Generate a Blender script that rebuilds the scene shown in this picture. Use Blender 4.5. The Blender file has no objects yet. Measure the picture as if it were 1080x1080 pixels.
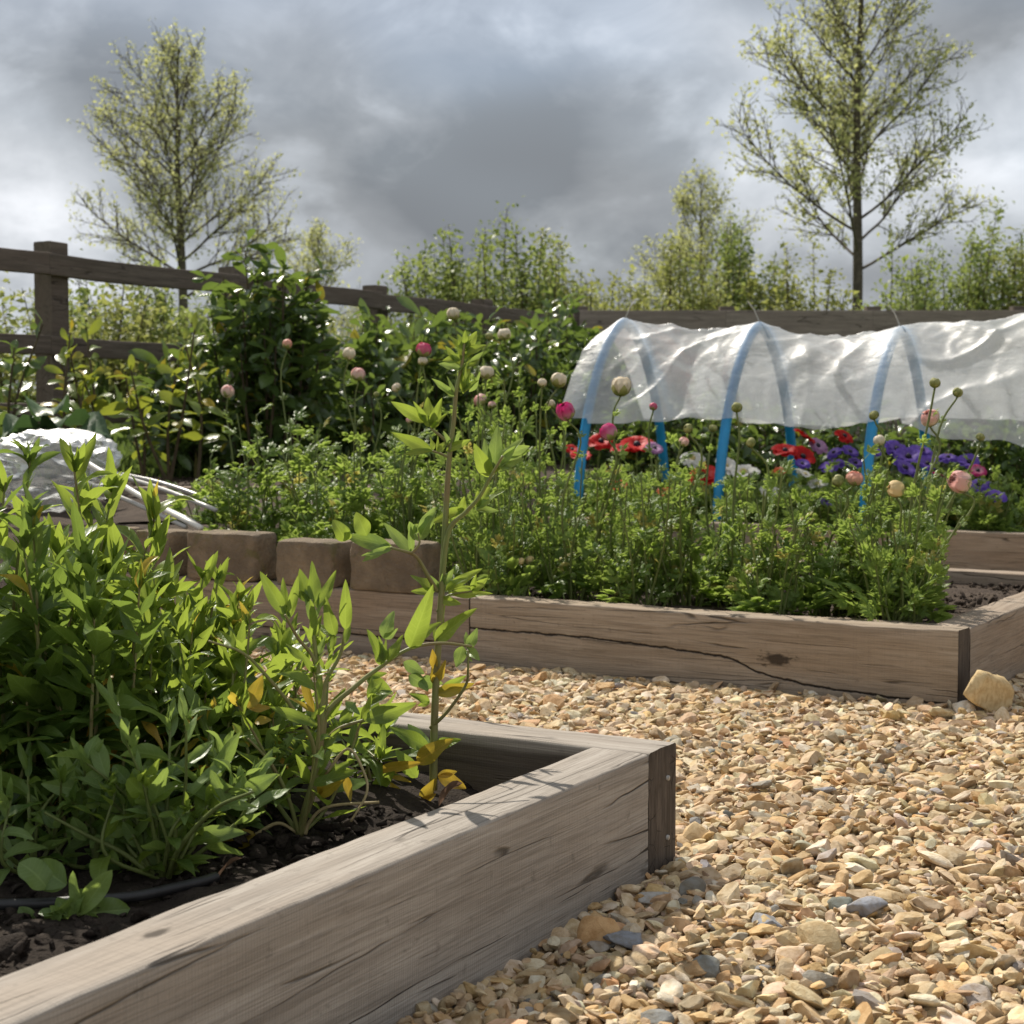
import bpy, math, random
import numpy as np
from mathutils import Vector, Matrix, noise as mnoise

rng = np.random.default_rng(7)
random.seed(7)
SC = bpy.context.scene
COL = SC.collection
PI = math.pi

# ------------------------------------------------------------------ camera
H = 0.71
F = 1650.0                      # focal length in photograph pixels (1080 wide)
PITCH = math.atan(95.0 / F)
cp, sp = math.cos(PITCH), math.sin(PITCH)


def ray(px, py):
    dx = (px - 540.0) / F
    dz = -(py - 540.0) / F
    return np.array([dx, cp + dz * sp, -sp + dz * cp])


def onz(px, py, z):
    d = ray(px, py)
    t = (z - H) / d[2]
    return np.array([d[0] * t, d[1] * t, z])


def atY(px, py, Y):
    d = ray(px, py)
    t = Y / d[1]
    return np.array([d[0] * t, Y, H + d[2] * t])


A = np.array([0.507, 0.862])    # the two directions the beds are laid out in
B = np.array([-0.862, 0.507])

# ------------------------------------------------------------------ mesh builder


class MB:
    def __init__(self):
        self.v, self.f, self.n, self.a, self.off, self.mi = [], [], [], [], 0, []

    def raw(self, v, faces, att=None, mi=0):
        v = np.asarray(v, dtype=np.float32)
        self.v.append(v)
        if att is None:
            att = np.zeros((len(v), 3), np.float32)
        self.a.append(np.asarray(att, np.float32).reshape(len(v), 3))
        for f in faces:
            self.f.append(np.asarray(f, np.int32) + self.off)
            self.n.append(np.array([len(f)], np.int32))
            self.mi.append(np.array([mi], np.int32))
        self.off += len(v)

    def many(self, tpl, R, T, att):
        """tpl=(verts N3, faces FK (same K), uv N2); R (M,3,3) columns are axes; T (M,3); att (M,) or (M,3)"""
        tv, tf, tuv = tpl
        M = len(T)
        if M == 0:
            return
        v = np.einsum('mij,nj->mni', R, tv) + T[:, None, :]
        N = len(tv)
        K = tf.shape[1]
        idx = tf[None] + (np.arange(M) * N)[:, None, None] + self.off
        self.v.append(v.reshape(-1, 3).astype(np.float32))
        self.f.append(idx.reshape(-1).astype(np.int32))
        self.n.append(np.full(M * len(tf), K, np.int32))
        self.mi.append(np.zeros(M * len(tf), np.int32))
        att = np.asarray(att, np.float32)
        if att.ndim == 1:
            aa = np.empty((M, N, 3), np.float32)
            aa[:, :, 0:2] = tuv[None]
            aa[:, :, 2] = att[:, None]
        else:
            aa = np.repeat(att[:, None, :], N, 1)
        self.a.append(aa.reshape(-1, 3))
        self.off += M * N

    def one(self, tpl, R, T, att=0.5):
        self.many(tpl, np.asarray(R)[None], np.asarray(T)[None], np.array([att]))

    def tube(self, pts, rad, sides=6, att=0.5, cap=True):
        pts = np.asarray(pts, float)
        n = len(pts)
        rad = np.broadcast_to(np.asarray(rad, float), (n,))
        tan = np.gradient(pts, axis=0)
        tan /= np.linalg.norm(tan, axis=1)[:, None] + 1e-9
        ref = np.array([0.13, 0.21, 1.0]) if abs(tan[0][2]) < 0.9 else np.array([1.0, 0.1, 0.2])
        ang = np.linspace(0, 2 * PI, sides, endpoint=False)
        vs = []
        for i in range(n):
            x = np.cross(tan[i], ref)
            x /= np.linalg.norm(x) + 1e-9
            y = np.cross(tan[i], x)
            ref = np.cross(x, tan[i])
            vs.append(pts[i] + rad[i] * (np.cos(ang)[:, None] * x + np.sin(ang)[:, None] * y))
        v = np.concatenate(vs)
        i = np.arange(n - 1)[:, None] * sides
        j = np.arange(sides)[None]
        k = (j + 1) % sides
        q = np.stack([i + j, i + k, i + sides + k, i + sides + j], -1).reshape(-1, 4)
        self.v.append(v.astype(np.float32))
        at = np.empty((len(v), 3), np.float32)
        at[:, 0] = np.repeat(np.linspace(0, 1, n), sides)
        at[:, 1] = 0
        at[:, 2] = att
        self.a.append(at)
        self.f.append((q + self.off).reshape(-1).astype(np.int32))
        self.n.append(np.full(len(q), 4, np.int32))
        self.mi.append(np.zeros(len(q), np.int32))
        if cap:
            for c in (np.arange(sides)[::-1], np.arange(sides) + (n - 1) * sides):
                self.f.append((c + self.off).astype(np.int32))
                self.n.append(np.array([sides], np.int32))
                self.mi.append(np.zeros(1, np.int32))
        self.off += len(v)

    def build(self, name, mats, parent=None, smooth=True, origin=None):
        me = bpy.data.meshes.new(name)
        v = np.concatenate(self.v)
        if origin is not None:
            v = v - np.asarray(origin, np.float32)
        li = np.concatenate(self.f)
        n = np.concatenate(self.n)
        me.vertices.add(len(v))
        me.vertices.foreach_set('co', np.ascontiguousarray(v, np.float32).ravel())
        me.loops.add(len(li))
        me.loops.foreach_set('vertex_index', np.ascontiguousarray(li, np.int32))
        me.polygons.add(len(n))
        st = np.zeros(len(n), np.int32)
        st[1:] = np.cumsum(n)[:-1]
        me.polygons.foreach_set('loop_start', st)
        me.polygons.foreach_set('material_index', np.concatenate(self.mi))
        me.polygons.foreach_set('use_smooth', np.full(len(n), smooth))
        me.update(calc_edges=True)
        at = me.attributes.new('lf', 'FLOAT_VECTOR', 'POINT')
        at.data.foreach_set('vector', np.concatenate(self.a).ravel())
        for m in (mats if isinstance(mats, (list, tuple)) else [mats]):
            me.materials.append(m)
        o = bpy.data.objects.new(name, me)
        COL.objects.link(o)
        if parent is not None:
            o.parent = parent
        if origin is not None:
            o.location = Vector([float(c) for c in origin]) - (parent.location if parent is not None else Vector((0, 0, 0)))
        return o


def tag(o, label=None, cat=None, group=None, kind=None):
    for k, val in (('label', label), ('category', cat), ('group', group), ('kind', kind)):
        if val:
            o[k] = val
    return o


def thing(name, loc, label, cat, group=None, rz=0.0):
    o = bpy.data.objects.new(name, None)
    o.empty_display_size = 0.05
    COL.objects.link(o)
    o.location = Vector([float(c) for c in loc])
    o.rotation_euler = (0, 0, rz)
    return tag(o, label, cat, group)


def frames(d, up):
    """columns x=d, y, z from direction arrays (M,3)"""
    d = d / (np.linalg.norm(d, axis=1)[:, None] + 1e-9)
    y = np.cross(up, d)
    ny = np.linalg.norm(y, axis=1)
    bad = ny < 1e-3
    y[bad] = np.cross(np.array([0.9, 0.3, 0.1]), d[bad])
    y /= np.linalg.norm(y, axis=1)[:, None] + 1e-9
    z = np.cross(d, y)
    return np.stack([d, y, z], -1)


def bez(pts, n):
    """smooth curve through points (Catmull-Rom)"""
    P = np.asarray(pts, float)
    if len(P) == 2:
        t = np.linspace(0, 1, n)[:, None]
        return P[0] * (1 - t) + P[1] * t
    Q = np.vstack([2 * P[0] - P[1], P, 2 * P[-1] - P[-2]])
    out = []
    m = len(P) - 1
    for s in np.linspace(0, m - 1e-6, n):
        i = int(s)
        t = s - i
        p0, p1, p2, p3 = Q[i:i + 4]
        out.append(0.5 * (2 * p1 + (p2 - p0) * t + (2 * p0 - 5 * p1 + 4 * p2 - p3) * t * t + (3 * p1 - p0 - 3 * p2 + p3) * t ** 3))
    return np.array(out)


# ------------------------------------------------------------------ leaf templates (length 1 along x, normal z)

def leaf_tpl(w=0.26, nu=8, nv=4, bend=0.25, fold=0.25, kind='lance', wave=0.0, twist=0.0, seed=0):
    r = np.random.default_rng(seed)
    ph = r.random() * 6
    us = np.linspace(0, 1, nu + 1)
    vs = np.linspace(-1, 1, nv + 1)
    V, UV = [], []
    for u in us:
        if kind == 'lance':
            ww = w * (np.sin(PI * u ** 0.8) ** 0.9) * (1 - 0.25 * u) + 0.012
        elif kind == 'oval':
            ww = w * (np.sin(PI * min(1, u * 0.985 + 0.012)) ** 0.7)
        else:
            ww = w * np.sin(PI * u ** 1.25) ** 0.8 + 0.008
        if u > 0.995:
            ww = 0.003
        ang = bend * u
        cx = u if abs(bend) < 1e-4 else math.sin(ang) / bend
        cz = 0 if abs(bend) < 1e-4 else -(1 - math.cos(ang)) / bend
        tw = twist * u
        for v in vs:
            y = v * ww * math.cos(fold * abs(v))
            z = abs(v) * ww * math.sin(fold) + wave * math.sin(u * 9 + ph + v * 2) * abs(v) * ww
            y2 = y * math.cos(tw) - z * math.sin(tw)
            z2 = y * math.sin(tw) + z * math.cos(tw)
            V.append((cx + z2 * math.sin(ang), y2, cz + z2 * math.cos(ang)))
            UV.append((u, v))
    Fs = []
    m = nv + 1
    for i in range(nu):
        for j in range(nv):
            Fs.append((i * m + j, (i + 1) * m + j, (i + 1) * m + j + 1, i * m + j + 1))
    return np.array(V), np.array(Fs, np.int32), np.array(UV)


LANCE = [leaf_tpl(0.125 + 0.018 * (k % 3), 9, 4, [0.15, 0.5, 0.9, 0.3, -0.25, 1.3][k], 0.25 + 0.08 * (k % 3), 'lance', 0.25, 0.35 * ((k % 3) - 1), k) for k in range(6)]
OVAL = [leaf_tpl(0.22 + 0.03 * (k % 3), 8, 4, [0.3, 0.7, 0.1, 1.1][k], 0.25, 'oval', 0.25, 0.3 * ((k % 3) - 1), k) for k in range(4)]
LAUREL = [leaf_tpl(0.19, 6, 2, [0.2, 0.6, 0.9][k], 0.3, 'obl', 0.15, 0.2 * (k - 1), k) for k in range(3)]
SMALL = [leaf_tpl(0.3, 2, 2, 0.5, 0.3, 'oval', 0, 0, k) for k in range(1)]
BLADE = [leaf_tpl(0.05, 6, 2, b, 0.3, 'lance', 0, 0.4, 1) for b in (0.2, 0.6, 1.1)]


def divided_tpl(seed=0, npin=3, wid=0.10):
    """feathery cut leaf: a bare petiole then three arms of narrow lobes"""
    r = np.random.default_rng(seed)
    V, Fs, UV = [], [], []
    lob = leaf_tpl(wid * 1.9, 3, 2, 0.4, 0.3, 'lance', 0, 0, 0)

    def put(base, ang, ln, droop):
        c, s = math.cos(ang), math.sin(ang)
        n0 = len(V)
        for (x, y, z) in lob[0]:
            X = x * ln
            Y = y * ln
            Z = z * ln - droop * X * X + r.normal() * 0.004
            V.append((base[0] + X * c - Y * s, base[1] + X * s + Y * c, base[2] + Z))
        UV.extend([(u, v) for u, v in lob[2]])
        Fs.extend([tuple(i + n0 for i in f) for f in lob[1]])
    n0 = len(V)
    for x in (0, 0.2, 0.4):
        V.extend([(x, -0.010, 0), (x, 0.010, 0)])
        UV.extend([(x, -1), (x, 1)])
    Fs.extend([(n0, n0 + 2, n0 + 3, n0 + 1), (n0 + 2, n0 + 4, n0 + 5, n0 + 3)])
    for arm in (-1, 0, 1):
        a0 = arm * (0.75 + r.random() * 0.25)
        L = 0.5 if arm == 0 else 0.38
        for k in range(npin):
            t = k / max(1, npin - 1)
            bx = 0.4 + math.cos(a0) * L * t * 0.5
            by = math.sin(a0) * L * t * 0.5
            for sgn in (-1, 1):
                put((bx, by, 0.02 * r.normal() + 0.03 * t), a0 + sgn * (0.55 - 0.25 * t) + r.normal() * 0.1, L * (0.62 - 0.15 * t), 0.4)
        put((0.4 + math.cos(a0) * L * 0.5, math.sin(a0) * L * 0.5, 0.03), a0, L * 0.6, 0.3)
    return np.array(V), np.array(Fs, np.int32), np.array(UV)


CUT = [divided_tpl(k) for k in range(4)]
CUTB = [divided_tpl(10 + k, 2, 0.15) for k in range(3)]

# ------------------------------------------------------------------ materials


class NT:
    def __init__(self, tree):
        self.t = tree
        self.L = tree.links

    def n(self, typ, **kw):
        nd = self.t.nodes.new(typ)
        for k, v in kw.items():
            if k.startswith('_'):
                setattr(nd, k[1:], v)
        for k, v in kw.items():
            if not k.startswith('_'):
                key = int(k[1:]) if (k[0] == 'i' and k[1:].isdigit()) else k.replace('__', ' ')
                s = nd.inputs[key]
                if isinstance(v, bpy.types.NodeSocket):
                    self.L.new(v, s)
                else:
                    s.default_value = v
        return nd

    def math(self, op, a, b=0.0, c=0.0, clamp=False):
        return self.n('ShaderNodeMath', _operation=op, _use_clamp=clamp, i0=a, i1=b, i2=c).outputs[0]

    def vm(self, op, a, b=(0, 0, 0)):
        return self.n('ShaderNodeVectorMath', _operation=op, i0=a, i1=b)

    def noise(self, vec, scale, detail=3, rough=0.55, dist=0.0):
        kw = dict(Scale=scale, Detail=detail, Roughness=rough, Distortion=dist)
        if vec is not None:
            kw['Vector'] = vec
        return self.n('ShaderNodeTexNoise', **kw)

    def mr(self, v, a, b, c=0.0, d=1.0, smooth=True):
        nd = self.n('ShaderNodeMapRange', _interpolation_type='SMOOTHSTEP' if smooth else 'LINEAR', i0=v, i1=a, i2=b, i3=c, i4=d)
        return nd.outputs[0]

    def mix(self, f, a, b, mode='MIX'):
        nd = self.t.nodes.new('ShaderNodeMix')
        nd.data_type = 'RGBA'
        nd.blend_type = mode
        for s, v in ((nd.inputs[0], f), (nd.inputs[6], a), (nd.inputs[7], b)):
            if isinstance(v, bpy.types.NodeSocket):
                self.L.new(v, s)
            elif isinstance(v, (int, float)):
                s.default_value = v
            else:
                s.default_value = (*v[:3], 1.0)
        return nd.outputs[2]


def new_mat(name):
    m = bpy.data.materials.new(name)
    m.use_nodes = True
    m.node_tree.nodes.clear()
    t = NT(m.node_tree)
    out = t.n('ShaderNodeOutputMaterial')
    return m, t, out


def bsdf(t, color, rough=0.6, spec=0.4, normal=None):
    kw = {'Base__Color': color, 'Roughness': rough, 'Specular__IOR__Level': spec}
    if not isinstance(color, bpy.types.NodeSocket):
        kw['Base__Color'] = (*color[:3], 1)
    if normal is not None:
        kw['Normal'] = normal
    return t.n('ShaderNodeBsdfPrincipled', **kw)


def bump(t, h, strength=0.4, dist=0.01):
    return t.n('ShaderNodeBump', Strength=strength, Distance=dist, Height=h).outputs[0]


def m_leaf(name, dark, light, old=None, trans=None, rough=0.42, spec=0.4, tf=0.42, vein=0.25, oldfrac=0.08):
    m, t, out = new_mat(name)
    at = t.n('ShaderNodeAttribute', _attribute_name='lf')
    sx = t.n('ShaderNodeSeparateXYZ', Vector=at.outputs['Vector'])
    u, v, r = sx.outputs[0], sx.outputs[1], sx.outputs[2]
    tc = t.n('ShaderNodeTexCoord')
    nz = t.noise(tc.outputs['Object'], 30, 3).outputs[0]
    f = t.math('ADD', t.math('MULTIPLY', r, 0.8), t.math('MULTIPLY', t.math('SUBTRACT', nz, 0.5), 0.7), clamp=True)
    c = t.mix(f, dark, light)
    if old is not None:
        f2 = t.mr(r, 1 - oldfrac * 1.4, 1 - oldfrac * 0.6)
        f2 = t.math('MULTIPLY', f2, t.mr(t.math('ADD', nz, t.math('MULTIPLY', u, 0.25)), 0.35, 0.62))
        c = t.mix(f2, c, old)
    rib = t.mr(t.math('ABSOLUTE', v), 0.02, 0.12, 1.0, 0.0)
    sv = t.math('SINE', t.math('ADD', t.math('MULTIPLY', u, 55.0), t.math('MULTIPLY', t.math('ABSOLUTE', v), -9.0)))
    side = t.mr(sv, 0.75, 1.0, 0, 0.45)
    ribs = t.math('MAXIMUM', rib, side)
    c2 = t.mix(t.math('MULTIPLY', ribs, vein), c, [min(1, x * 1.5 + 0.05) for x in light])
    bn = bump(t, t.math('ADD', t.math('MULTIPLY', ribs, -0.6), nz), 0.35, 0.004)
    p = bsdf(t, c2, rough, spec, bn)
    tcv = trans if trans else [min(1, x * 2.2) for x in light]
    tc2 = t.mix(0.55, c2, tcv)
    if old is not None:
        tc2 = t.mix(f2, tc2, [min(1, x * 1.3) for x in old])
    tr = t.n('ShaderNodeBsdfTranslucent', Color=tc2)
    mx = t.n('ShaderNodeMixShader', i0=tf, i1=p.outputs[0], i2=tr.outputs[0])
    t.L.new(mx.outputs[0], out.inputs[0])
    return m


def m_plain(name, col, rough=0.6, spec=0.3, var=0.25, scale=20, bmp=0.2, tf=0.0, col2=None):
    m, t, out = new_mat(name)
    tc = t.n('ShaderNodeTexCoord')
    nz = t.noise(tc.outputs['Object'], scale, 4).outputs[0]
    c2 = col2 if col2 else [x * (1 - var) for x in col]
    c = t.mix(t.mr(nz, 0.3, 0.7), col, c2)
    p = bsdf(t, c, rough, spec, bump(t, nz, bmp, 0.004))
    if tf > 0:
        tr = t.n('ShaderNodeBsdfTranslucent', Color=c)
        mx = t.n('ShaderNodeMixShader', i0=tf, i1=p.outputs[0], i2=tr.outputs[0])
        t.L.new(mx.outputs[0], out.inputs[0])
    else:
        t.L.new(p.outputs[0], out.inputs[0])
    return m


def m_wood(name, c1, c2, c3, crack=0.5, endgrain=False, seed=0.0, fine=1.0, split=None, inner_dark=None):
    """weathered sawn timber, grain along local x"""
    m, t, out = new_mat(name)
    tc = t.n('ShaderNodeTexCoord')
    oi = t.n('ShaderNodeObjectInfo')
    ofs = t.n('ShaderNodeCombineXYZ', X=t.math('MULTIPLY', oi.outputs['Random'], 17.0), Y=t.math('MULTIPLY', oi.outputs['Random'], 31.0), Z=seed)
    P = t.vm('ADD', tc.outputs['Object'], ofs.outputs[0]).outputs[0]
    sc = (60, 60, 4) if endgrain else (2.2, 34, 34)
    G = t.vm('MULTIPLY', P, sc).outputs[0]
    grain = t.noise(G, 1.0, 5, 0.65, 0.6).outputs[0]
    fineg = t.noise(t.vm('MULTIPLY', P, (7, 400, 400) if not endgrain else (150, 150, 20)).outputs[0], 1.0, 3, 0.6).outputs[0]
    blot = t.noise(t.vm('MULTIPLY', P, (1.6, 6, 6)).outputs[0], 1.0, 4, 0.6).outputs[0]
    spots = t.noise(P, 45, 4, 0.7).outputs[0]
    c = t.mix(t.mr(grain, 0.3, 0.72), c1, c2)
    c = t.mix(t.mr(blot, 0.42, 0.7), c, c3)
    c = t.mix(t.math('MULTIPLY', t.mr(fineg, 0.42, 0.66), 0.5 * fine), c, [x * 0.45 for x in c3])
    c = t.mix(t.math('MULTIPLY', t.mr(spots, 0.58, 0.75), 0.5), c, [x * 0.5 for x in c2])
    # drying cracks: thin iso-lines of a strongly stretched noise
    wv = t.noise(t.vm('MULTIPLY', P, (3.0, 14, 14)).outputs[0], 1.0, 3, 0.6)
    Pc = t.vm('ADD', t.vm('MULTIPLY', P, (0.75, 13.0, 13.0)).outputs[0], t.vm('MULTIPLY', t.vm('SUBTRACT', wv.outputs['Color'], (0.5, 0.5, 0.5)).outputs[0], (0.15, 0.35, 0.35)).outputs[0])
    fr = t.n('ShaderNodeTexVoronoi', _feature='DISTANCE_TO_EDGE', Vector=Pc.outputs[0], Scale=1.0).outputs['Distance']
    pres = t.mr(t.noise(t.vm('MULTIPLY', P, (1.3, 7, 7)).outputs[0], 1.0, 3).outputs[0], 0.53, 0.60)
    cr = t.math('MULTIPLY', t.mr(fr, 0.002, 0.016, 1.0, 0.0), pres)
    c = t.mix(t.math('MULTIPLY', cr, crack), c, (0.018, 0.014, 0.011))
    fr2 = t.n('ShaderNodeTexVoronoi', _feature='DISTANCE_TO_EDGE', Vector=t.vm('ADD', t.vm('MULTIPLY', P, (1.3, 30.0, 30.0)).outputs[0], t.vm('MULTIPLY', t.vm('SUBTRACT', wv.outputs['Color'], (0.5, 0.5, 0.5)).outputs[0], (0.3, 0.5, 0.5)).outputs[0]).outputs[0], Scale=1.0).outputs['Distance']
    hair = t.math('MULTIPLY', t.mr(fr2, 0.002, 0.03, 1.0, 0.0), t.mr(t.noise(t.vm('MULTIPLY', P, (3.2, 16, 16)).outputs[0], 1.0, 3).outputs[0], 0.5, 0.6))
    c = t.mix(t.math('MULTIPLY', hair, 0.75), c, (0.035, 0.028, 0.022))
    cr = t.math('MAXIMUM', cr, t.math('MULTIPLY', hair, 0.5))
    # saw lines across the grain, in patches
    sx_ = t.n('ShaderNodeSeparateXYZ', Vector=P).outputs[0]
    sawc = t.noise(t.n('ShaderNodeCombineXYZ', X=t.math('MULTIPLY', sx_, 420.0), Y=t.math('MULTIPLY', blot, 2.0)).outputs[0], 1.0, 2).outputs[0]
    c = t.mix(t.math('MULTIPLY', t.mr(sawc, 0.45, 0.7), 0.16), c, [x * 0.4 for x in c3])
    # knots
    vo = t.n('ShaderNodeTexVoronoi', Vector=t.vm('MULTIPLY', P, (2.0, 4.5, 4.5)).outputs[0], Scale=1.0, Randomness=1.0)
    kn = t.mr(t.math('ADD', vo.outputs['Distance'], t.math('MULTIPLY', t.math('SUBTRACT', spots, 0.5), 0.06)), 0.02, 0.05, 1.0, 0.0)
    kn = t.math('MULTIPLY', kn, 0.8)
    c = t.mix(kn, c, (0.03, 0.022, 0.016))
    if inner_dark:
        # the inner side is mixed darker brown, below an uneven line near the top
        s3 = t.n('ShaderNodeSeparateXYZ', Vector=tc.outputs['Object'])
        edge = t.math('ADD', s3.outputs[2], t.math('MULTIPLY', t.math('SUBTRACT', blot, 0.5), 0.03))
        dark_msk = t.math('MULTIPLY', t.mr(s3.outputs[1], inner_dark, inner_dark + 0.004), t.mr(edge, 0.205, 0.222, 1.0, 0.0))
        c = t.mix(t.math('MULTIPLY', dark_msk, 0.85), c, t.mix(t.mr(grain, 0.3, 0.7), (0.085, 0.065, 0.048), (0.04, 0.03, 0.023)))
    if split:
        # one long drying split and a big black knot
        so_ = t.n('ShaderNodeSeparateXYZ', Vector=tc.outputs['Object'])
        rmp = t.n('ShaderNodeValToRGB', Fac=t.math('DIVIDE', so_.outputs[0], 1.42))
        pts = split['pts']
        els = rmp.color_ramp.elements
        els[0].position, els[1].position = pts[0][0] / 1.42, pts[-1][0] / 1.42
        els[0].color = (pts[0][1] * 4,) * 3 + (1,)
        els[1].color = (pts[-1][1] * 4,) * 3 + (1,)
        for (x_, z_) in pts[1:-1]:
            e_ = els.new(x_ / 1.42)
            e_.color = (z_ * 4,) * 3 + (1,)
        wob = t.math('MULTIPLY', t.math('SUBTRACT', t.noise(t.vm('MULTIPLY', tc.outputs['Object'], (22, 30, 30)).outputs[0], 1.0, 4).outputs[0], 0.5), 0.016)
        dz_ = t.math('ABSOLUTE', t.math('ADD', t.math('SUBTRACT', so_.outputs[2], t.math('DIVIDE', rmp.outputs[0], 4.0)), wob))
        lk = t.mr(dz_, 0.0012, 0.0042, 1.0, 0.0)
        cr = t.math('MAXIMUM', cr, lk)
        kx, kz = split['knot']
        ex = t.math('DIVIDE', t.math('SUBTRACT', so_.outputs[0], kx), 0.055)
        ez = t.math('DIVIDE', t.math('ADD', t.math('SUBTRACT', so_.outputs[2], kz), t.math('MULTIPLY', wob, 1.2)), 0.022)
        e2 = t.math('ADD', t.math('MULTIPLY', ex, ex), t.math('MULTIPLY', ez, ez))
        e2 = t.math('MULTIPLY', e2, t.mr(t.noise(t.vm('MULTIPLY', tc.outputs['Object'], (30, 80, 80)).outputs[0], 1.0, 4, 0.65).outputs[0], 0.3, 0.7, 0.4, 2.6))
        c = t.mix(t.math('MULTIPLY', t.mr(e2, 0.25, 1.0, 1, 0), 0.85), c, (0.022, 0.016, 0.012))
        c = t.mix(t.math('MULTIPLY', lk, 0.95), c, (0.012, 0.009, 0.008))
    # saw marks across
    saw = t.math('SINE', t.math('MULTIPLY', t.n('ShaderNodeSeparateXYZ', Vector=P).outputs[0], 1350.0))
    h = t.math('ADD', t.math('MULTIPLY', grain, 0.6), t.math('MULTIPLY', fineg, 0.6))
    h = t.math('SUBTRACT', h, t.math('MULTIPLY', cr, 2.2))
    h = t.math('ADD', h, t.math('MULTIPLY', saw, 0.05))
    p = bsdf(t, c, 0.82, 0.2, bump(t, h, 0.55, 0.004))
    t.L.new(p.outputs[0], out.inputs[0])
    return m


M = {}
M['lily'] = m_leaf('leaf_lime', (0.062, 0.120, 0.024), (0.22, 0.31, 0.050), (0.50, 0.38, 0.05), (0.54, 0.66, 0.08), tf=0.5, oldfrac=0.03, rough=0.34)
M['lily_deep'] = m_leaf('leaf_deep', (0.050, 0.102, 0.022), (0.17, 0.25, 0.044), (0.46, 0.34, 0.04), (0.38, 0.52, 0.08), tf=0.43, oldfrac=0.03, rough=0.34)
M['pea'] = m_leaf('leaf_glaucous', (0.105, 0.175, 0.050), (0.26, 0.36, 0.11), None, (0.46, 0.60, 0.10), tf=0.42, rough=0.38)
M['yellow'] = m_leaf('leaf_yellowed', (0.26, 0.27, 0.04), (0.50, 0.27, 0.035), None, (0.7, 0.5, 0.05), tf=0.4)
M['cut'] = m_leaf('leaf_feathery', (0.095, 0.175, 0.036), (0.25, 0.35, 0.075), (0.40, 0.36, 0.10), (0.54, 0.68, 0.13), tf=0.5, rough=0.36, oldfrac=0.04, vein=0.1)
M['laurel'] = m_leaf('leaf_laurel', (0.040, 0.078, 0.022), (0.11, 0.17, 0.042), (0.30, 0.26, 0.03), (0.32, 0.44, 0.07), rough=0.24, spec=0.6, tf=0.36, oldfrac=0.03, vein=0.12)
M['laurel_young'] = m_leaf('leaf_laurel_young', (0.075, 0.14, 0.022), (0.20, 0.26, 0.036), (0.42, 0.32, 0.03), (0.5, 0.52, 0.05), rough=0.3, spec=0.5, tf=0.42, oldfrac=0.08, vein=0.12)
M['tree'] = m_leaf('leaf_tree', (0.30, 0.32, 0.12), (0.48, 0.48, 0.21), None, (0.74, 0.76, 0.32), rough=0.5, tf=0.55, vein=0.0)
M['hedge'] = m_leaf('leaf_hedge', (0.11, 0.165, 0.045), (0.27, 0.33, 0.09), None, (0.52, 0.60, 0.15), rough=0.5, tf=0.4, vein=0.0)
M['hedge2'] = m_leaf('leaf_hedge_yellow', (0.16, 0.19, 0.05), (0.34, 0.36, 0.10), None, (0.60, 0.62, 0.17), rough=0.5, tf=0.4, vein=0.0)
M['grass'] = m_leaf('grass_blade', (0.05, 0.09, 0.02), (0.13, 0.18, 0.04), (0.3, 0.26, 0.1), None, rough=0.5, tf=0.35, vein=0.0)
M['big'] = m_leaf('leaf_cabbage', (0.035, 0.075, 0.035), (0.075, 0.13, 0.05), None, (0.14, 0.26, 0.06), rough=0.45, tf=0.2)
M['silver'] = m_leaf('leaf_silver', (0.16, 0.22, 0.12), (0.32, 0.38, 0.24), None, None, rough=0.5, tf=0.3)
M['stem'] = m_plain('stem_green', (0.17, 0.21, 0.06), 0.5, 0.35, 0.3, 25, 0.1, 0.15)
M['stem_lily'] = m_plain('stem_lily', (0.24, 0.28, 0.09), 0.45, 0.4, 0.35, 18, 0.1, 0.2, (0.26, 0.20, 0.09))
M['bark'] = m_plain('bark', (0.13, 0.108, 0.08), 0.85, 0.2, 0.45, 14, 0.5)
M['twig'] = m_plain('twig', (0.11, 0.085, 0.05), 0.8, 0.2, 0.4, 14, 0.3)
M['pipe_blue'] = m_plain('pipe_blue', (0.015, 0.28, 0.58), 0.38, 0.45, 0.2, 8, 0.05)
M['pipe_white'] = m_plain('pipe_white', (0.72, 0.70, 0.64), 0.3, 0.5, 0.2, 12, 0.05)
M['pipe_grey'] = m_plain('pipe_grey', (0.46, 0.45, 0.42), 0.3, 0.5, 0.25, 12, 0.05)
M['hose'] = m_plain('hose_black', (0.025, 0.025, 0.027), 0.45, 0.4, 0.3, 40, 0.1)
M['fabric'] = m_plain('weed_fabric', (0.06, 0.07, 0.085), 0.6, 0.4, 0.3, 40, 0.3)
M['string'] = m_plain('string', (0.55, 0.52, 0.46), 0.7, 0.2, 0.2, 40, 0.1)
M['nail'] = m_plain('nail', (0.45, 0.43, 0.40), 0.4, 0.5, 0.4, 200, 0.1)

M['sleeper'] = m_wood('sleeper_oak', (0.42, 0.38, 0.335), (0.26, 0.228, 0.195), (0.345, 0.295, 0.245), 0.9)
M['sleeper_dark_inner'] = m_wood('sleeper_dark_inner', (0.42, 0.38, 0.335), (0.26, 0.228, 0.195), (0.345, 0.295, 0.245), 0.9, inner_dark=0.094)
M['sleeper_b'] = m_wood('sleeper_brown', (0.38, 0.315, 0.25), (0.24, 0.185, 0.14), (0.31, 0.235, 0.17), 0.95, seed=3.0)
M['endgrain'] = m_wood('sleeper_endgrain', (0.13, 0.105, 0.085), (0.05, 0.04, 0.032), (0.085, 0.066, 0.052), 0.8, True)
M['fence'] = m_wood('fence_timber', (0.20, 0.162, 0.132), (0.11, 0.088, 0.07), (0.155, 0.12, 0.097), 0.6, seed=5.0)
M['board'] = m_wood('fence_board', (0.33, 0.275, 0.23), (0.21, 0.17, 0.14), (0.26, 0.21, 0.175), 0.5, seed=9.0)


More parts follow.
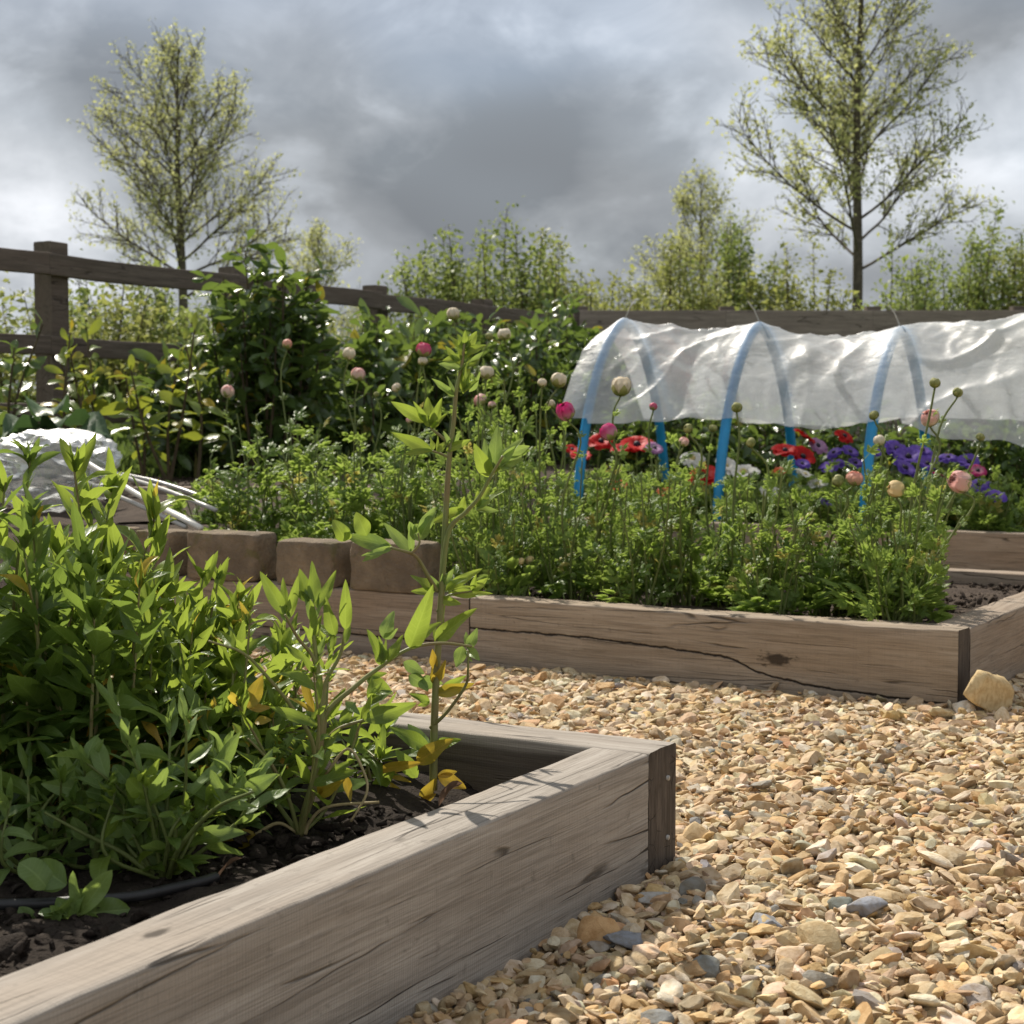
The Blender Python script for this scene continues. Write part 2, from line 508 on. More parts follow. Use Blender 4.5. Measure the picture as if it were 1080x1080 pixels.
def m_block():
    m, t, out = new_mat('tumbled_block')
    tc = t.n('ShaderNodeTexCoord')
    oi = t.n('ShaderNodeObjectInfo')
    P = t.vm('ADD', tc.outputs['Object'], t.n('ShaderNodeCombineXYZ', X=t.math('MULTIPLY', oi.outputs['Random'], 9.0)).outputs[0]).outputs[0]
    a = t.noise(P, 7, 5, 0.65).outputs[0]
    b = t.noise(P, 60, 4, 0.7).outputs[0]
    c = t.mix(t.mr(a, 0.3, 0.7), (0.27, 0.21, 0.145), (0.14, 0.11, 0.08))
    c = t.mix(t.math('MULTIPLY', t.mr(t.noise(P, 11, 3, 0.6, 0.5).outputs[0], 0.55, 0.7), 0.6), c, (0.12, 0.115, 0.04))
    c = t.mix(t.math('MULTIPLY', t.mr(b, 0.55, 0.75), 0.45), c, (0.10, 0.08, 0.065))
    p = bsdf(t, c, 0.9, 0.2, bump(t, t.math('ADD', a, t.math('MULTIPLY', b, 1.5)), 0.9, 0.008))
    t.L.new(p.outputs[0], out.inputs[0])
    return m


M['block'] = m_block()


def m_stone():
    m, t, out = new_mat('gravel_stone')
    at = t.n('ShaderNodeAttribute', _attribute_name='lf')
    tc = t.n('ShaderNodeTexCoord')
    a = t.noise(tc.outputs['Object'], 70, 4, 0.6).outputs[0]
    b = t.noise(tc.outputs['Object'], 420, 3, 0.7).outputs[0]
    c = t.mix(t.mr(a, 0.35, 0.7), at.outputs['Vector'], t.mix(1.0, at.outputs['Vector'], (0.74, 0.66, 0.55), 'MULTIPLY'))
    c = t.mix(t.math('MULTIPLY', t.mr(b, 0.55, 0.8), 0.35), c, t.mix(1.0, at.outputs['Vector'], (0.5, 0.42, 0.33), 'MULTIPLY'))
    p = bsdf(t, c, 0.78, 0.3, bump(t, t.math('ADD', t.math('MULTIPLY', a, 1.5), b), 0.45, 0.003))
    t.L.new(p.outputs[0], out.inputs[0])
    return m


M['stone'] = m_stone()


def m_ground(name, c1, c2, c3, s1=6, s2=60, b=0.6, bd=0.02, rough=0.95):
    m, t, out = new_mat(name)
    tc = t.n('ShaderNodeTexCoord')
    P = tc.outputs['Object']
    a = t.noise(P, s1, 5, 0.65).outputs[0]
    d = t.noise(P, s2, 5, 0.7).outputs[0]
    c = t.mix(t.mr(a, 0.35, 0.65), c1, c2)
    c = t.mix(t.mr(d, 0.45, 0.7), c, c3)
    p = bsdf(t, c, rough, 0.15, bump(t, t.math('ADD', a, d), b, bd))
    t.L.new(p.outputs[0], out.inputs[0])
    return m


M['soil'] = m_ground('soil', (0.032, 0.025, 0.020), (0.055, 0.043, 0.034), (0.016, 0.012, 0.010), 20, 160)
M['soil_dry'] = m_ground('soil_dry', (0.062, 0.046, 0.036), (0.10, 0.076, 0.058), (0.03, 0.023, 0.018), 12, 90)
M['gravelbase'] = m_ground('gravel_base', (0.30, 0.22, 0.13), (0.40, 0.30, 0.18), (0.12, 0.09, 0.06), 20, 90)
M['lawn'] = m_ground('lawn', (0.07, 0.11, 0.028), (0.12, 0.15, 0.045), (0.045, 0.07, 0.02), 1.5, 40, 0.5, 0.03)


def m_poly(name='polythene', alb=0.92, lo=0.42, hi=0.64, gl_=0.6):
    m, t, out = new_mat(name)
    tc = t.n('ShaderNodeTexCoord')
    P = tc.outputs['Object']
    a = t.noise(P, 5, 4, 0.6, 0.8).outputs[0]
    d = t.noise(t.vm('MULTIPLY', P, (10, 10, 26)).outputs[0], 1.0, 2, 0.5, 0.6).outputs[0]
    drops = t.mr(t.noise(P, 130, 2, 0.5).outputs[0], 0.62, 0.7)
    bn = bump(t, t.math('ADD', t.math('MULTIPLY', d, 1.0), t.math('MULTIPLY', drops, 0.10)), 0.22, 0.02)
    milk = t.mr(a, 0.3, 0.75, lo, hi)
    milk = t.math('ADD', milk, t.math('MULTIPLY', drops, 0.15))
    tr = t.n('ShaderNodeBsdfTransparent', Color=(0.94, 0.96, 0.97, 1))
    tl = t.n('ShaderNodeBsdfTranslucent', Color=(alb * 0.98, alb, alb * 1.01, 1), Normal=bn)
    df = t.n('ShaderNodeBsdfDiffuse', Color=(alb * 0.95, alb * 0.98, alb, 1), Normal=bn)
    gl = t.n('ShaderNodeBsdfGlossy', Color=(1, 1, 1, 1), Roughness=0.42, Normal=bn)
    m1 = t.n('ShaderNodeMixShader', i0=0.45, i1=tl.outputs[0], i2=df.outputs[0])
    m2 = t.n('ShaderNodeMixShader', i0=milk, i1=tr.outputs[0], i2=m1.outputs[0])
    lw = t.n('ShaderNodeFresnel', IOR=1.5, Normal=bn)
    m3 = t.n('ShaderNodeMixShader', i0=t.math('MULTIPLY', lw.outputs[0], gl_), i1=m2.outputs[0], i2=gl.outputs[0])
    t.L.new(m3.outputs[0], out.inputs[0])
    return m


M['poly'] = m_poly()
M['poly_old'] = m_poly('polythene_old', 0.42, 0.16, 0.42, 0.4)


def m_petal(name, base, tip, green=None):
    m, t, out = new_mat(name)
    at = t.n('ShaderNodeAttribute', _attribute_name='lf')
    sx = t.n('ShaderNodeSeparateXYZ', Vector=at.outputs['Vector'])
    nz = t.noise(t.n('ShaderNodeTexCoord').outputs['Object'], 60, 3).outputs[0]
    c = t.mix(t.mr(t.math('ADD', sx.outputs[0], t.math('MULTIPLY', t.math('SUBTRACT', nz, 0.5), 0.5)), 0.25, 0.95), base, tip)
    if green:
        c = t.mix(t.mr(sx.outputs[0], 0.0, 0.45, 1, 0), c, green)
    p = bsdf(t, c, 0.55, 0.25)
    tr = t.n('ShaderNodeBsdfTranslucent', Color=c)
    mx = t.n('ShaderNodeMixShader', i0=0.35, i1=p.outputs[0], i2=tr.outputs[0])
    t.L.new(mx.outputs[0], out.inputs[0])
    return m


PET = {
    'cream': m_petal('petal_cream', (0.72, 0.66, 0.48), (0.80, 0.72, 0.58), (0.50, 0.50, 0.25)),
    'blush': m_petal('petal_blush', (0.78, 0.66, 0.54), (0.80, 0.50, 0.46), (0.62, 0.58, 0.38)),
    'peach': m_petal('petal_peach', (0.76, 0.48, 0.34), (0.80, 0.42, 0.33)),
    'yellow': m_petal('petal_yellow', (0.76, 0.64, 0.30), (0.78, 0.62, 0.34)),
    'pink': m_petal('petal_pink', (0.66, 0.22, 0.30), (0.70, 0.10, 0.22)),
    'magenta': m_petal('petal_magenta', (0.62, 0.30, 0.40), (0.62, 0.03, 0.20)),
    'green': m_petal('petal_green', (0.22, 0.26, 0.07), (0.42, 0.42, 0.18)),
    'red': m_petal('petal_red', (0.55, 0.015, 0.015), (0.62, 0.012, 0.012)),
    'purple': m_petal('petal_purple', (0.22, 0.13, 0.50), (0.14, 0.07, 0.46)),
    'white': m_petal('petal_white', (0.74, 0.72, 0.66), (0.80, 0.78, 0.74)),
    'orange': m_petal('petal_orange', (0.60, 0.16, 0.03), (0.62, 0.10, 0.03)),
    'lilac': m_petal('petal_lilac', (0.55, 0.36, 0.55), (0.50, 0.24, 0.48)),
}
M['dead'] = m_plain('dead_leaf', (0.30, 0.19, 0.13), 0.7, 0.2, 0.4, 60, 0.3, 0.2)
M['eye'] = m_plain('flower_eye', (0.02, 0.015, 0.03), 0.6, 0.3, 0.3, 200, 0.3)

# ------------------------------------------------------------------ world, sun, camera


def build_world():
    w = bpy.data.worlds.new('World')
    SC.world = w
    w.use_nodes = True
    w.node_tree.nodes.clear()
    t = NT(w.node_tree)
    out = t.n('ShaderNodeOutputWorld')
    sky = t.n('ShaderNodeTexSky', _sky_type='NISHITA', _sun_disc=False, _sun_elevation=SUN_EL, _sun_rotation=SUN_ROT, _air_density=1.0, _dust_density=1.5)
    skyc = t.mix(1.0, sky.outputs[0], (0.10, 0.10, 0.10), 'MULTIPLY')
    d = t.n('ShaderNodeTexCoord').outputs['Generated']
    P = t.vm('MULTIPLY', d, (1.0, 1.0, 1.7)).outputs[0]
    n1 = t.noise(P, 3.3, 6, 0.52, 0.35).outputs[0]
    n2 = t.noise(P, 9.5, 8, 0.58, 0.5).outputs[0]
    n3 = t.noise(P, 1.7, 3, 0.5).outputs[0]
    v = t.math('ADD', t.math('MULTIPLY', t.math('SUBTRACT', n1, 0.5), 1.0), t.math('MULTIPLY', t.math('SUBTRACT', n2, 0.5), 0.72))
    v = t.math('ADD', v, t.math('MULTIPLY', t.math('SUBTRACT', n3, 0.5), 0.3))
    n4 = t.noise(t.vm('ADD', P, (3.1, 1.7, 0.4)).outputs[0], 3.8, 9, 0.53, 0.15).outputs[0]
    v = t.math('ADD', v, t.math('MULTIPLY', t.math('SUBTRACT', t.mr(n4, 0.47, 0.58), 0.5), 0.20))
    v = t.math('ADD', v, 0.46)
    # broad bright and dark banks of cloud, placed by direction
    for (px, py, rad, amt) in ((48, 215, 0.075, 0.29), (330, 275, 0.09, 0.30), (255, 80, 0.08, 0.12), (540, 170, 0.22, -0.17), (480, 215, 0.09, -0.08),
                               (140, 120, 0.10, -0.14), (760, 110, 0.12, 0.17), (980, 110, 0.14, 0.15), (650, 190, 0.05, 0.16), (880, 250, 0.12, 0.05), (420, 270, 0.06, 0.14)):
        r = ray(px, py)
        r = r / np.linalg.norm(r)
        dist = t.vm('DISTANCE', d, tuple(r)).outputs['Value']
        dd = t.math('ADD', dist, t.math('MULTIPLY', t.math('SUBTRACT', n2, 0.5), rad * 1.3))
        v = t.math('ADD', v, t.math('MULTIPLY', t.mr(dd, 0.0, rad, 1.0, 0.0), amt))
    sz = t.n('ShaderNodeSeparateXYZ', Vector=d)
    # brightness added to the unseen sky behind the viewer and overhead, lifting shaded faces
    v = t.math('ADD', v, t.mr(sz.outputs[1], -0.6, 0.55, 0.20, 0.0))
    ramp = t.n('ShaderNodeValToRGB', Fac=v)
    cr = ramp.color_ramp
    cr.elements[0].position = 0.22
    cr.elements[0].color = (0.195, 0.210, 0.228, 1)
    cr.elements[1].position = 0.86
    cr.elements[1].color = (0.86, 0.88, 0.92, 1)
    for pos, c in ((0.42, (0.29, 0.306, 0.325)), (0.56, (0.42, 0.445, 0.475)), (0.70, (0.60, 0.625, 0.66))):
        e = cr.elements.new(pos)
        e.color = (*c, 1)
    hole = t.math('MULTIPLY', t.mr(n3, 0.50, 0.68), 0.35)
    c = t.mix(hole, ramp.outputs[0], skyc)
    bg = t.n('ShaderNodeBackground', Color=c, Strength=1.0)
    t.L.new(bg.outputs[0], out.inputs[0])


SUN_EL = math.radians(49)
sd = np.array([-0.49, 0.87])        # horizontal direction towards the sun
sd /= np.linalg.norm(sd)
SUN_ROT = math.atan2(sd[0], sd[1])
build_world()
sun = bpy.data.lights.new('sun', 'SUN')
sun.energy = 5.0
sun.angle = math.radians(0.6)
sun.color = (1.0, 0.93, 0.82)
so = bpy.data.objects.new('sun', sun)
COL.objects.link(so)
S3 = Vector((sd[0] * math.cos(SUN_EL), sd[1] * math.cos(SUN_EL), math.sin(SUN_EL)))
so.rotation_euler = (-S3).to_track_quat('-Z', 'Y').to_euler()
so.location = (-3, 6, 8)

cam = bpy.data.cameras.new('camera')
co = bpy.data.objects.new('camera', cam)
COL.objects.link(co)
co.location = (0, 0, H)
co.rotation_euler = (PI / 2 - PITCH, 0, 0)
cam.sensor_width = 36
cam.lens = 36 * F / 1080
cam.clip_start = 0.05
cam.clip_end = 2000
cam.dof.use_dof = True
cam.dof.focus_distance = 2.6
cam.dof.aperture_fstop = 11
SC.camera = co
SC.view_settings.view_transform = 'Standard'
SC.view_settings.look = 'None'
SC.view_settings.exposure = 0.27
SC.view_settings.gamma = 1.0
SC.render.engine = 'CYCLES'
SC.cycles.max_bounces = 10
SC.cycles.transparent_max_bounces = 24
SC.cycles.sample_clamp_indirect = 6

# ------------------------------------------------------------------ timbers


def timber(name, parent, p, d, L, th, z0, z1, mats, r=0.005, rough=0.0015, step=0.03, seed=0, local=True, label=None, warp=0.0):
    """p: xy of one lower corner line start; d: unit xy along; thickness extends to the left of d. Mesh local x = along"""
    d = np.asarray(d, float)
    d = d / np.linalg.norm(d)
    h = z1 - z0
    nx = max(2, int(L / step))
    prof = []
    nseg = 3
    my, mz = max(2, int(th / 0.02)), max(2, int(h / 0.02))

    def corner(cx, cy, a0):
        for k in range(nseg + 1):
            a = a0 + k / nseg * PI / 2
            prof.append((cx + r * math.cos(a), cy + r * math.sin(a)))

    def side(p0, p1, n):
        for k in range(1, n):
            prof.append((p0[0] + (p1[0] - p0[0]) * k / n, p0[1] + (p1[1] - p0[1]) * k / n))
    corner(th - r, h - r, 0)
    side((th - r, h), (r, h), my)
    corner(r, h - r, PI / 2)
    side((0, h - r), (0, r), mz)
    corner(r, r, PI)
    side((r, 0), (th - r, 0), my)
    corner(th - r, r, 1.5 * PI)
    side((th, r), (th, h - r), mz)
    prof = np.array(prof)
    m = len(prof)
    xs = np.linspace(0, L, nx + 1)
    V = []
    cen = np.array([th / 2, h / 2])
    for x in xs:
        for (y, z) in prof:
            q = Vector((x * 4 + seed * 3.1, y * 9 + seed, z * 9 - seed))
            dn = mnoise.noise(q) * rough * 1.3 + mnoise.noise(q * 5) * rough * 0.7
            edge = min(1.0, (min(abs(y), abs(th - y)) + min(abs(z), abs(h - z))) / 0.02)
            if edge < 1:
                dn -= (1 - edge) * rough * 1.5 * max(0.0, mnoise.noise(Vector((x * 14 + seed * 7, y * 3, z * 3))) + 0.15)
            o = np.array([y, z]) - cen
            o = o / (np.linalg.norm(o) + 1e-9)
            wz = warp * math.sin(x / L * PI * 1.3 + seed)
            V.append((x, y + o[0] * dn, z + o[1] * dn + wz))
    mb = MB()
    i = np.arange(nx)[:, None] * m
    j = np.arange(m)[None]
    k = (j + 1) % m
    q = np.stack([i + j, i + m + j, i + m + k, i + k], -1).reshape(-1, 4)
    mb.raw(V, q)
    # slightly domed end caps
    capv, capf = [], []
    for (xe, rev, ring) in ((0.0, False, 0), (L, True, nx)):
        rr = np.array(V[ring * m:(ring + 1) * m])
        n0 = len(capv)
        capv.extend(rr)
        capv.append((xe + (0.0015 if rev else -0.0015), th / 2, h / 2))
        for a in range(m):
            b2 = (a + 1) % m
            capf.append((n0 + a, n0 + b2, n0 + m) if not rev else (n0 + b2, n0 + a, n0 + m))
    mb.raw(capv, capf, None, 1)
    o = mb.build(name, mats, parent, smooth=True)
    wl = Matrix.Translation(Vector((p[0], p[1], z0))) @ Matrix.Rotation(math.atan2(d[1], d[0]), 4, 'Z')
    if parent is not None:
        pm = Matrix.Translation(parent.location) @ Matrix.Rotation(parent.rotation_euler.z, 4, 'Z')
        wl = pm.inverted() @ wl
    o.matrix_local = wl
    if label:
        o['label'] = label
    try:
        md = o.modifiers.new('es', 'EDGE_SPLIT')
        md.split_angle = math.radians(55)
    except Exception:
        pass
    return o


WOOD = [M['sleeper'], M['endgrain']]
WOODB = [M['sleeper_b'], M['endgrain']]
M['sleeper_split'] = m_wood('sleeper_split', (0.41, 0.34, 0.265), (0.26, 0.205, 0.15), (0.33, 0.255, 0.18), 0.8, seed=3.0,
                            split={'pts': [(0.03, 0.048), (0.30, 0.058), (0.40, 0.066), (0.52, 0.085), (0.60, 0.118), (0.72, 0.126), (1.0, 0.14)], 'knot': (0.47, 0.125)})
WOODS = [M['sleeper_split'], M['endgrain']]

# --- near bed
P0 = onz(713, 783, 0.2)[:2]
NB = thing('raised_bed', (*(P0 + 0.6 * B - 1.2 * A), 0), 'weathered grey oak sleeper bed at the front, crowded with tall leafy plants', 'raised bed', 'timber raised beds')
timber('sleeper', NB, P0, B, 1.45, 0.1, -0.03, 0.2, [M['sleeper_dark_inner'], M['endgrain']], seed=1)                       # far side: inner side is to the left of B = -A
timber('sleeper', NB, P0 - 0.101 * A - 2.5 * A, A, 2.5, 0.1, -0.03, 0.2, WOOD, seed=2, rough=0.0017)
timber('sleeper', NB, P0 + 1.45 * B - 0.101 * A - 2.5 * A - 0.1 * B, A, 2.5, 0.1, -0.03, 0.2, WOOD, seed=3)
for zz in (0.055, 0.15):
    mbn = MB()
    c = np.array([*(P0 - 0.035 * A - 0.002 * B), zz])
    nrm = np.array([A[1], -A[0], 0])
    mbn.tube([c - nrm * 0.006, c + nrm * 0.0025], [0.004, 0.004], 8)
    mbn.build('nail', M['nail'], NB, origin=c)

# --- long bed behind
A2 = np.array([0.523, 0.852])
B2 = np.array([-0.852, 0.523])
Q0 = onz(1011, 666, 0.2)[:2]
FB = thing('raised_bed', (*(Q0 + 1.2 * B2 + 0.7 * A2), 0), 'long cracked oak sleeper bed behind the gravel, planted with budding ranunculus', 'raised bed', 'timber raised beds')
BEDR = 1.55
timber('sleeper', FB, Q0 + 0.1 * A2, B2, 1.42, 0.1, -0.03, 0.2, WOODS, seed=4, rough=0.0025)
timber('sleeper', FB, Q0 + 1.425 * B2 + 0.1 * A2, B2, 1.9, 0.1, 0.062, 0.198, WOODB, seed=5)
timber('sleeper', FB, Q0 + 1.425 * B2 + 0.104 * A2, B2, 1.9, 0.096, -0.05, 0.058, WOODB, seed=6)
timber('sleeper', FB, Q0 + 0.104 * A2, A2, BEDR - 0.1, 0.1, -0.03, 0.197, WOODB, seed=7)
timber('sleeper', FB, Q0 + (BEDR + 0.1) * A2 - 0.0 * B2, B2, 2.5, 0.1, -0.03, 0.2, WOODB, seed=8)

# stone blocks resting on the left end of the long bed


def bed_s(px, r, z=0.2):
    """s along B2 so that Q0 + s B2 + r A2 falls on photo column px (roughly, depth-exact)"""
    k = (px - 540) / F
    base = Q0 + r * A2
    # z only changes the depth slightly through the pitch
    def f(s):
        p = base + s * B2
        depth = p[1] * cp - (z - H) * sp
        return p[0] - k * depth
    s0, s1 = -3.0, 6.0
    for _ in range(60):
        mid = 0.5 * (s0 + s1)
        if f(mid) > 0:
            s0 = mid
        else:
            s1 = mid
    return s0


def rounded_block(name, L, W, Hh, seed, label, group):
    mb = MB()
    n = 14
    V, Fc = [], []
    r = np.random.default_rng(seed)
    # cube-sphere superellipsoid
    def face(ax, sg):
        n0 = len(V)
        for i in range(n + 1):
            for j in range(n + 1):
                a, b = -1 + 2 * i / n, -1 + 2 * j / n
                p = [0, 0, 0]
                p[ax] = sg
                p[(ax + 1) % 3] = a
                p[(ax + 2) % 3] = b * sg
                p = np.array(p, float)
                q = p / (np.sum(np.abs(p) ** 15)) ** (1 / 15)
                nn = mnoise.noise(Vector((q[0] * 1.8 + seed, q[1] * 1.8, q[2] * 1.8))) * 0.05 + mnoise.noise(Vector((q[0] * 7 + seed, q[1] * 7, q[2] * 7))) * 0.018
                q = q * (1 + nn)
                V.append((q[0] * L / 2, q[1] * W / 2, q[2] * Hh / 2 + Hh / 2))
        for i in range(n):
            for j in range(n):
                k = n0 + i * (n + 1) + j
                Fc.append((k, k + n + 1, k + n + 2, k + 1))
    for ax in range(3):
        for sg in (-1, 1):
            face(ax, sg)
    mb.raw(V, Fc)
    o = mb.build(name, M['block'])
    bpy.context.view_layer.update()
    return tag(o, label, 'stone block', group)


for k, (x0, x1, hh, lab) in enumerate([
        (367, 454, 0.150, 'wide grey-brown stone block at the right end of the block row, beside the flowers'),
        (288, 365, 0.142, 'squat greyish stone block second from the right end of the block row'),
        (196, 280, 0.155, 'mossy brown stone block with rounded edges and the white pipe ends on it'),
        (140, 193, 0.150, 'brown stone block pressed against the mossy block, half hidden by leaves'),
        (84, 136, 0.150, 'stone block near the left edge, mostly hidden by the dark leafy plants')]):
    sA, sB = bed_s(x1, 0.05), bed_s(x0, -0.01)
    L = sB - sA
    o = rounded_block('stone_block', L * 0.97, 0.13, hh, k + 3, lab, 'stone blocks along the bed edge')
    c = Q0 + (sA + sB) / 2 * B2 + 0.055 * A2
    o.location = (c[0], c[1], 0.1985)
    o.rotation_euler = (0, 0, math.atan2(B2[1], B2[0]) + [0.02, -0.03, 0.05, 0, 0.02][k])

# --- tunnel bed
T3 = np.array([1.736, 7.70])
TBd = B
TBp = onz(885, 556, 0.2)[:2]
TB = thing('raised_bed', (*(TBp + 0.6 * A), 0), 'oak sleeper bed under the plastic tunnel, full of red and purple flowers', 'raised bed', 'timber raised beds')
timber('sleeper', TB, TBp - 1.6 * B + 0.1 * A, B, 3.9, 0.1, -0.03, 0.2, WOODB, seed=11)
timber('sleeper', TB, TBp + 2.3 * B + 0.104 * A + 1.3 * A, -A, 1.3, 0.1, -0.03, 0.2, WOODB, seed=12)
timber('sleeper', TB, TBp - 1.6 * B + 1.5 * A, B, 3.9, 0.1, -0.03, 0.2, WOODB, seed=13)

# short end of another bed at the right edge
g = onz(1017, 640, 0.2)[:2]
RB = thing('timber_sleeper', (g[0] + 0.15, g[1] + 0.2, 0), 'pale split sleeper standing end-on behind the corner of the long bed', 'timber')
pp = Q0 + 1.80 * A2 - 0.02 * B2
timber('beam', RB, pp + np.array([0.18, 0]), A2, 0.9, 0.16, -0.03, 0.24, [M['sleeper'], M['sleeper']], seed=14)
pk = onz(950, 648, 0.178)
PL = timber('plank', None, Q0 + 0.12 * B2 + 0.24 * A2, B2, 0.30, 0.10, 0.165, 0.185, WOODB, seed=15, r=0.003)
tag(PL, 'short grey plank lying on the soil inside the right corner of the long bed', 'plank')


# ------------------------------------------------------------------ soils
def smooth(a, b, x):   # a may be larger than b
    t = min(1, max(0, (x - a) / (b - a)))
    return t * t * (3 - 2 * t)


def patch(name, p, d, L, W, z, mat, amp=0.02, step=0.03, seed=0, clods=0, dip=None):
    d = np.asarray(d)
    nrm = np.array([-d[1], d[0]])
    nx, ny = int(L / step), int(W / step)
    V = []
    for i in range(nx + 1):
        for j in range(ny + 1):
            q = p + d * (L * i / nx) + nrm * (W * j / ny)
            if dip is not None:
                dz0 = -0.055 * (1 - smooth(0.12, 0.40, math.hypot(q[0] - dip[0], q[1] - dip[1])))
            else:
                dz0 = 0.0
            h = dz0 + mnoise.fractal(Vector((q[0] * 3 + seed, q[1] * 3, 0)), 0.8, 2.2, 5) * amp
            V.append((q[0], q[1], z + h))
    i = np.arange(nx)[:, None] * (ny + 1)
    j = np.arange(ny)[None]
    q = np.stack([i + j, i + ny + 1 + j, i + ny + 2 + j, i + j + 1], -1).reshape(-1, 4)
    mb = MB()
    mb.raw(V, q)
    if clods:
        r = np.random.default_rng(seed + 5)
        uv = r.random((clods, 2))
        T = np.zeros((clods, 3))
        T[:, :2] = p + uv[:, :1] * L * d + uv[:, 1:] * W * nrm
        T[:, 2] = z + r.normal(size=clods) * 0.004 + 0.002
        if dip is not None:
            T[:, 2] -= np.array([0.055 * (1 - smooth(0.12, 0.40, math.hypot(q[0] - dip[0], q[1] - dip[1]))) for q in T])
        s = np.exp(r.normal(size=clods) * 0.5) * 0.006
        dd = frames(r.normal(size=(clods, 3)), np.tile([0, 0, 1.0], (clods, 1)))
        mb.many(STONES_LO[0], dd * s[:, None, None], T, np.tile([0.042, 0.032, 0.026], (clods, 1)))
    return tag(mb.build(name, mat), kind='structure')


def ico(sub):
    import bmesh
    bm = bmesh.new()
    bmesh.ops.create_icosphere(bm, subdivisions=sub, radius=1.0)
    v = np.array([x.co[:] for x in bm.verts])
    f = np.array([[x.index for x in fc.verts] for fc in bm.faces], np.int32)
    bm.free()
    return v, f


def stone_tpl(sub, seed):
    r = np.random.default_rng(seed)
    v, f = ico(sub)
    v = v.copy()
    for k in range(r.integers(9, 14)):
        n = r.normal(size=3)
        n /= np.linalg.norm(n)
        dd = 0.38 + r.random() * 0.36
        ex = np.maximum(0, v @ n - dd)
        v -= ex[:, None] * n * 0.985
    v += 0.03 * np.array([mnoise.noise_vector(Vector(x * 2.0 + seed)) for x in v])
    ax = np.array([1.0, 0.60 + 0.32 * r.random(), 0.30 + 0.26 * r.random()])
    v = v * ax
    return v / 0.70, f, np.zeros((len(v), 2))


STONES_HI = [stone_tpl(3, k) for k in range(12)]
STONES_LO = [stone_tpl(2, 50 + k) for k in range(14)]

patch('soil', P0 - 2.6 * A - 0.1 * A + 0.09 * B, A, 2.62, 1.3, 0.125, M['soil'], 0.03, 0.02, 1, 9000, dip=P0 + 0.1 * B - 0.1 * A)
patch('soil', Q0 + 0.09 * A2 + 0.09 * B2 + 3.2 * B2, -B2, 3.2, BEDR, 0.155, M['soil_dry'], 0.025, 0.03, 2, 6000)
patch('soil', TBp + 0.09 * A + 2.25 * B, -B, 3.8, 1.4, 0.155, M['soil_dry'], 0.03, 0.05, 3)


# ------------------------------------------------------------------ terrain
def ground_z(x, y):
    left = smooth(-0.75, -1.3, x - (y - 5.6) * 0.42)      # the ground behind the block row is higher on the left
    z = 0.30 * smooth(5.15, 5.75, y) * left + 0.10 * smooth(6.5, 8.2, y) * left
    z = max(z, 0.40 * smooth(8.9, 11.5, y))
    return z - 0.03


def build_terrain():
    xs = np.concatenate([np.linspace(-600, -14, 12), np.arange(-12, 12.01, 0.25), np.linspace(14, 600, 12)])
    ys = np.concatenate([np.linspace(-40, -1, 5), np.arange(0, 16.01, 0.2), np.linspace(18, 40, 8), np.linspace(60, 900, 10)])
    V = []
    for x in xs:
        for y in ys:
            z = ground_z(x, y) + (mnoise.noise(Vector((x * 0.8, y * 0.8, 3))) * 0.03 if y > 6.3 else 0)
            V.append((x, y, z))
    n = len(ys)
    i = np.arange(len(xs) - 1)[:, None] * n
    j = np.arange(n - 1)[None]
    q = np.stack([i + j, i + n + j, i + n + 1 + j, i + j + 1], -1).reshape(-1, 4)
    mb = MB()
    mb.raw(V, q)
    tag(mb.build('ground', M['lawn']), kind='structure')


build_terrain()

# gravel path sheet and stones
mb = MB()
mb.raw([(-4, -1, -0.018), (6, -1, -0.018), (6, 7.6, -0.018), (-0.4, 7.6, -0.018), (-4, 5.2, -0.018)], [(0, 1, 2, 3, 4)])
tag(mb.build('gravel_path', M['gravelbase']), kind='structure')


def in_rect(P, o, u, v, L, W):
    q = P - o
    a, b = q @ u, q @ v
    return (a > 0) & (a < L) & (b > 0) & (b < W)


STONE_COL = np.array([[.56, .43, .27], [.62, .51, .36], [.66, .58, .45], [.53, .36, .19], [.50, .40, .28], [.58, .42, .23], [.44, .33, .22], [.68, .62, .52], [.33, .31, .29], [.22, .225, .235], [.50, .31, .18], [.40, .36, .31]])
STONE_P = np.array([.23, .20, .13, .07, .14, .08, .05, .05, .015, .008, .012, .015])
STONE_P = STONE_P / STONE_P.sum()


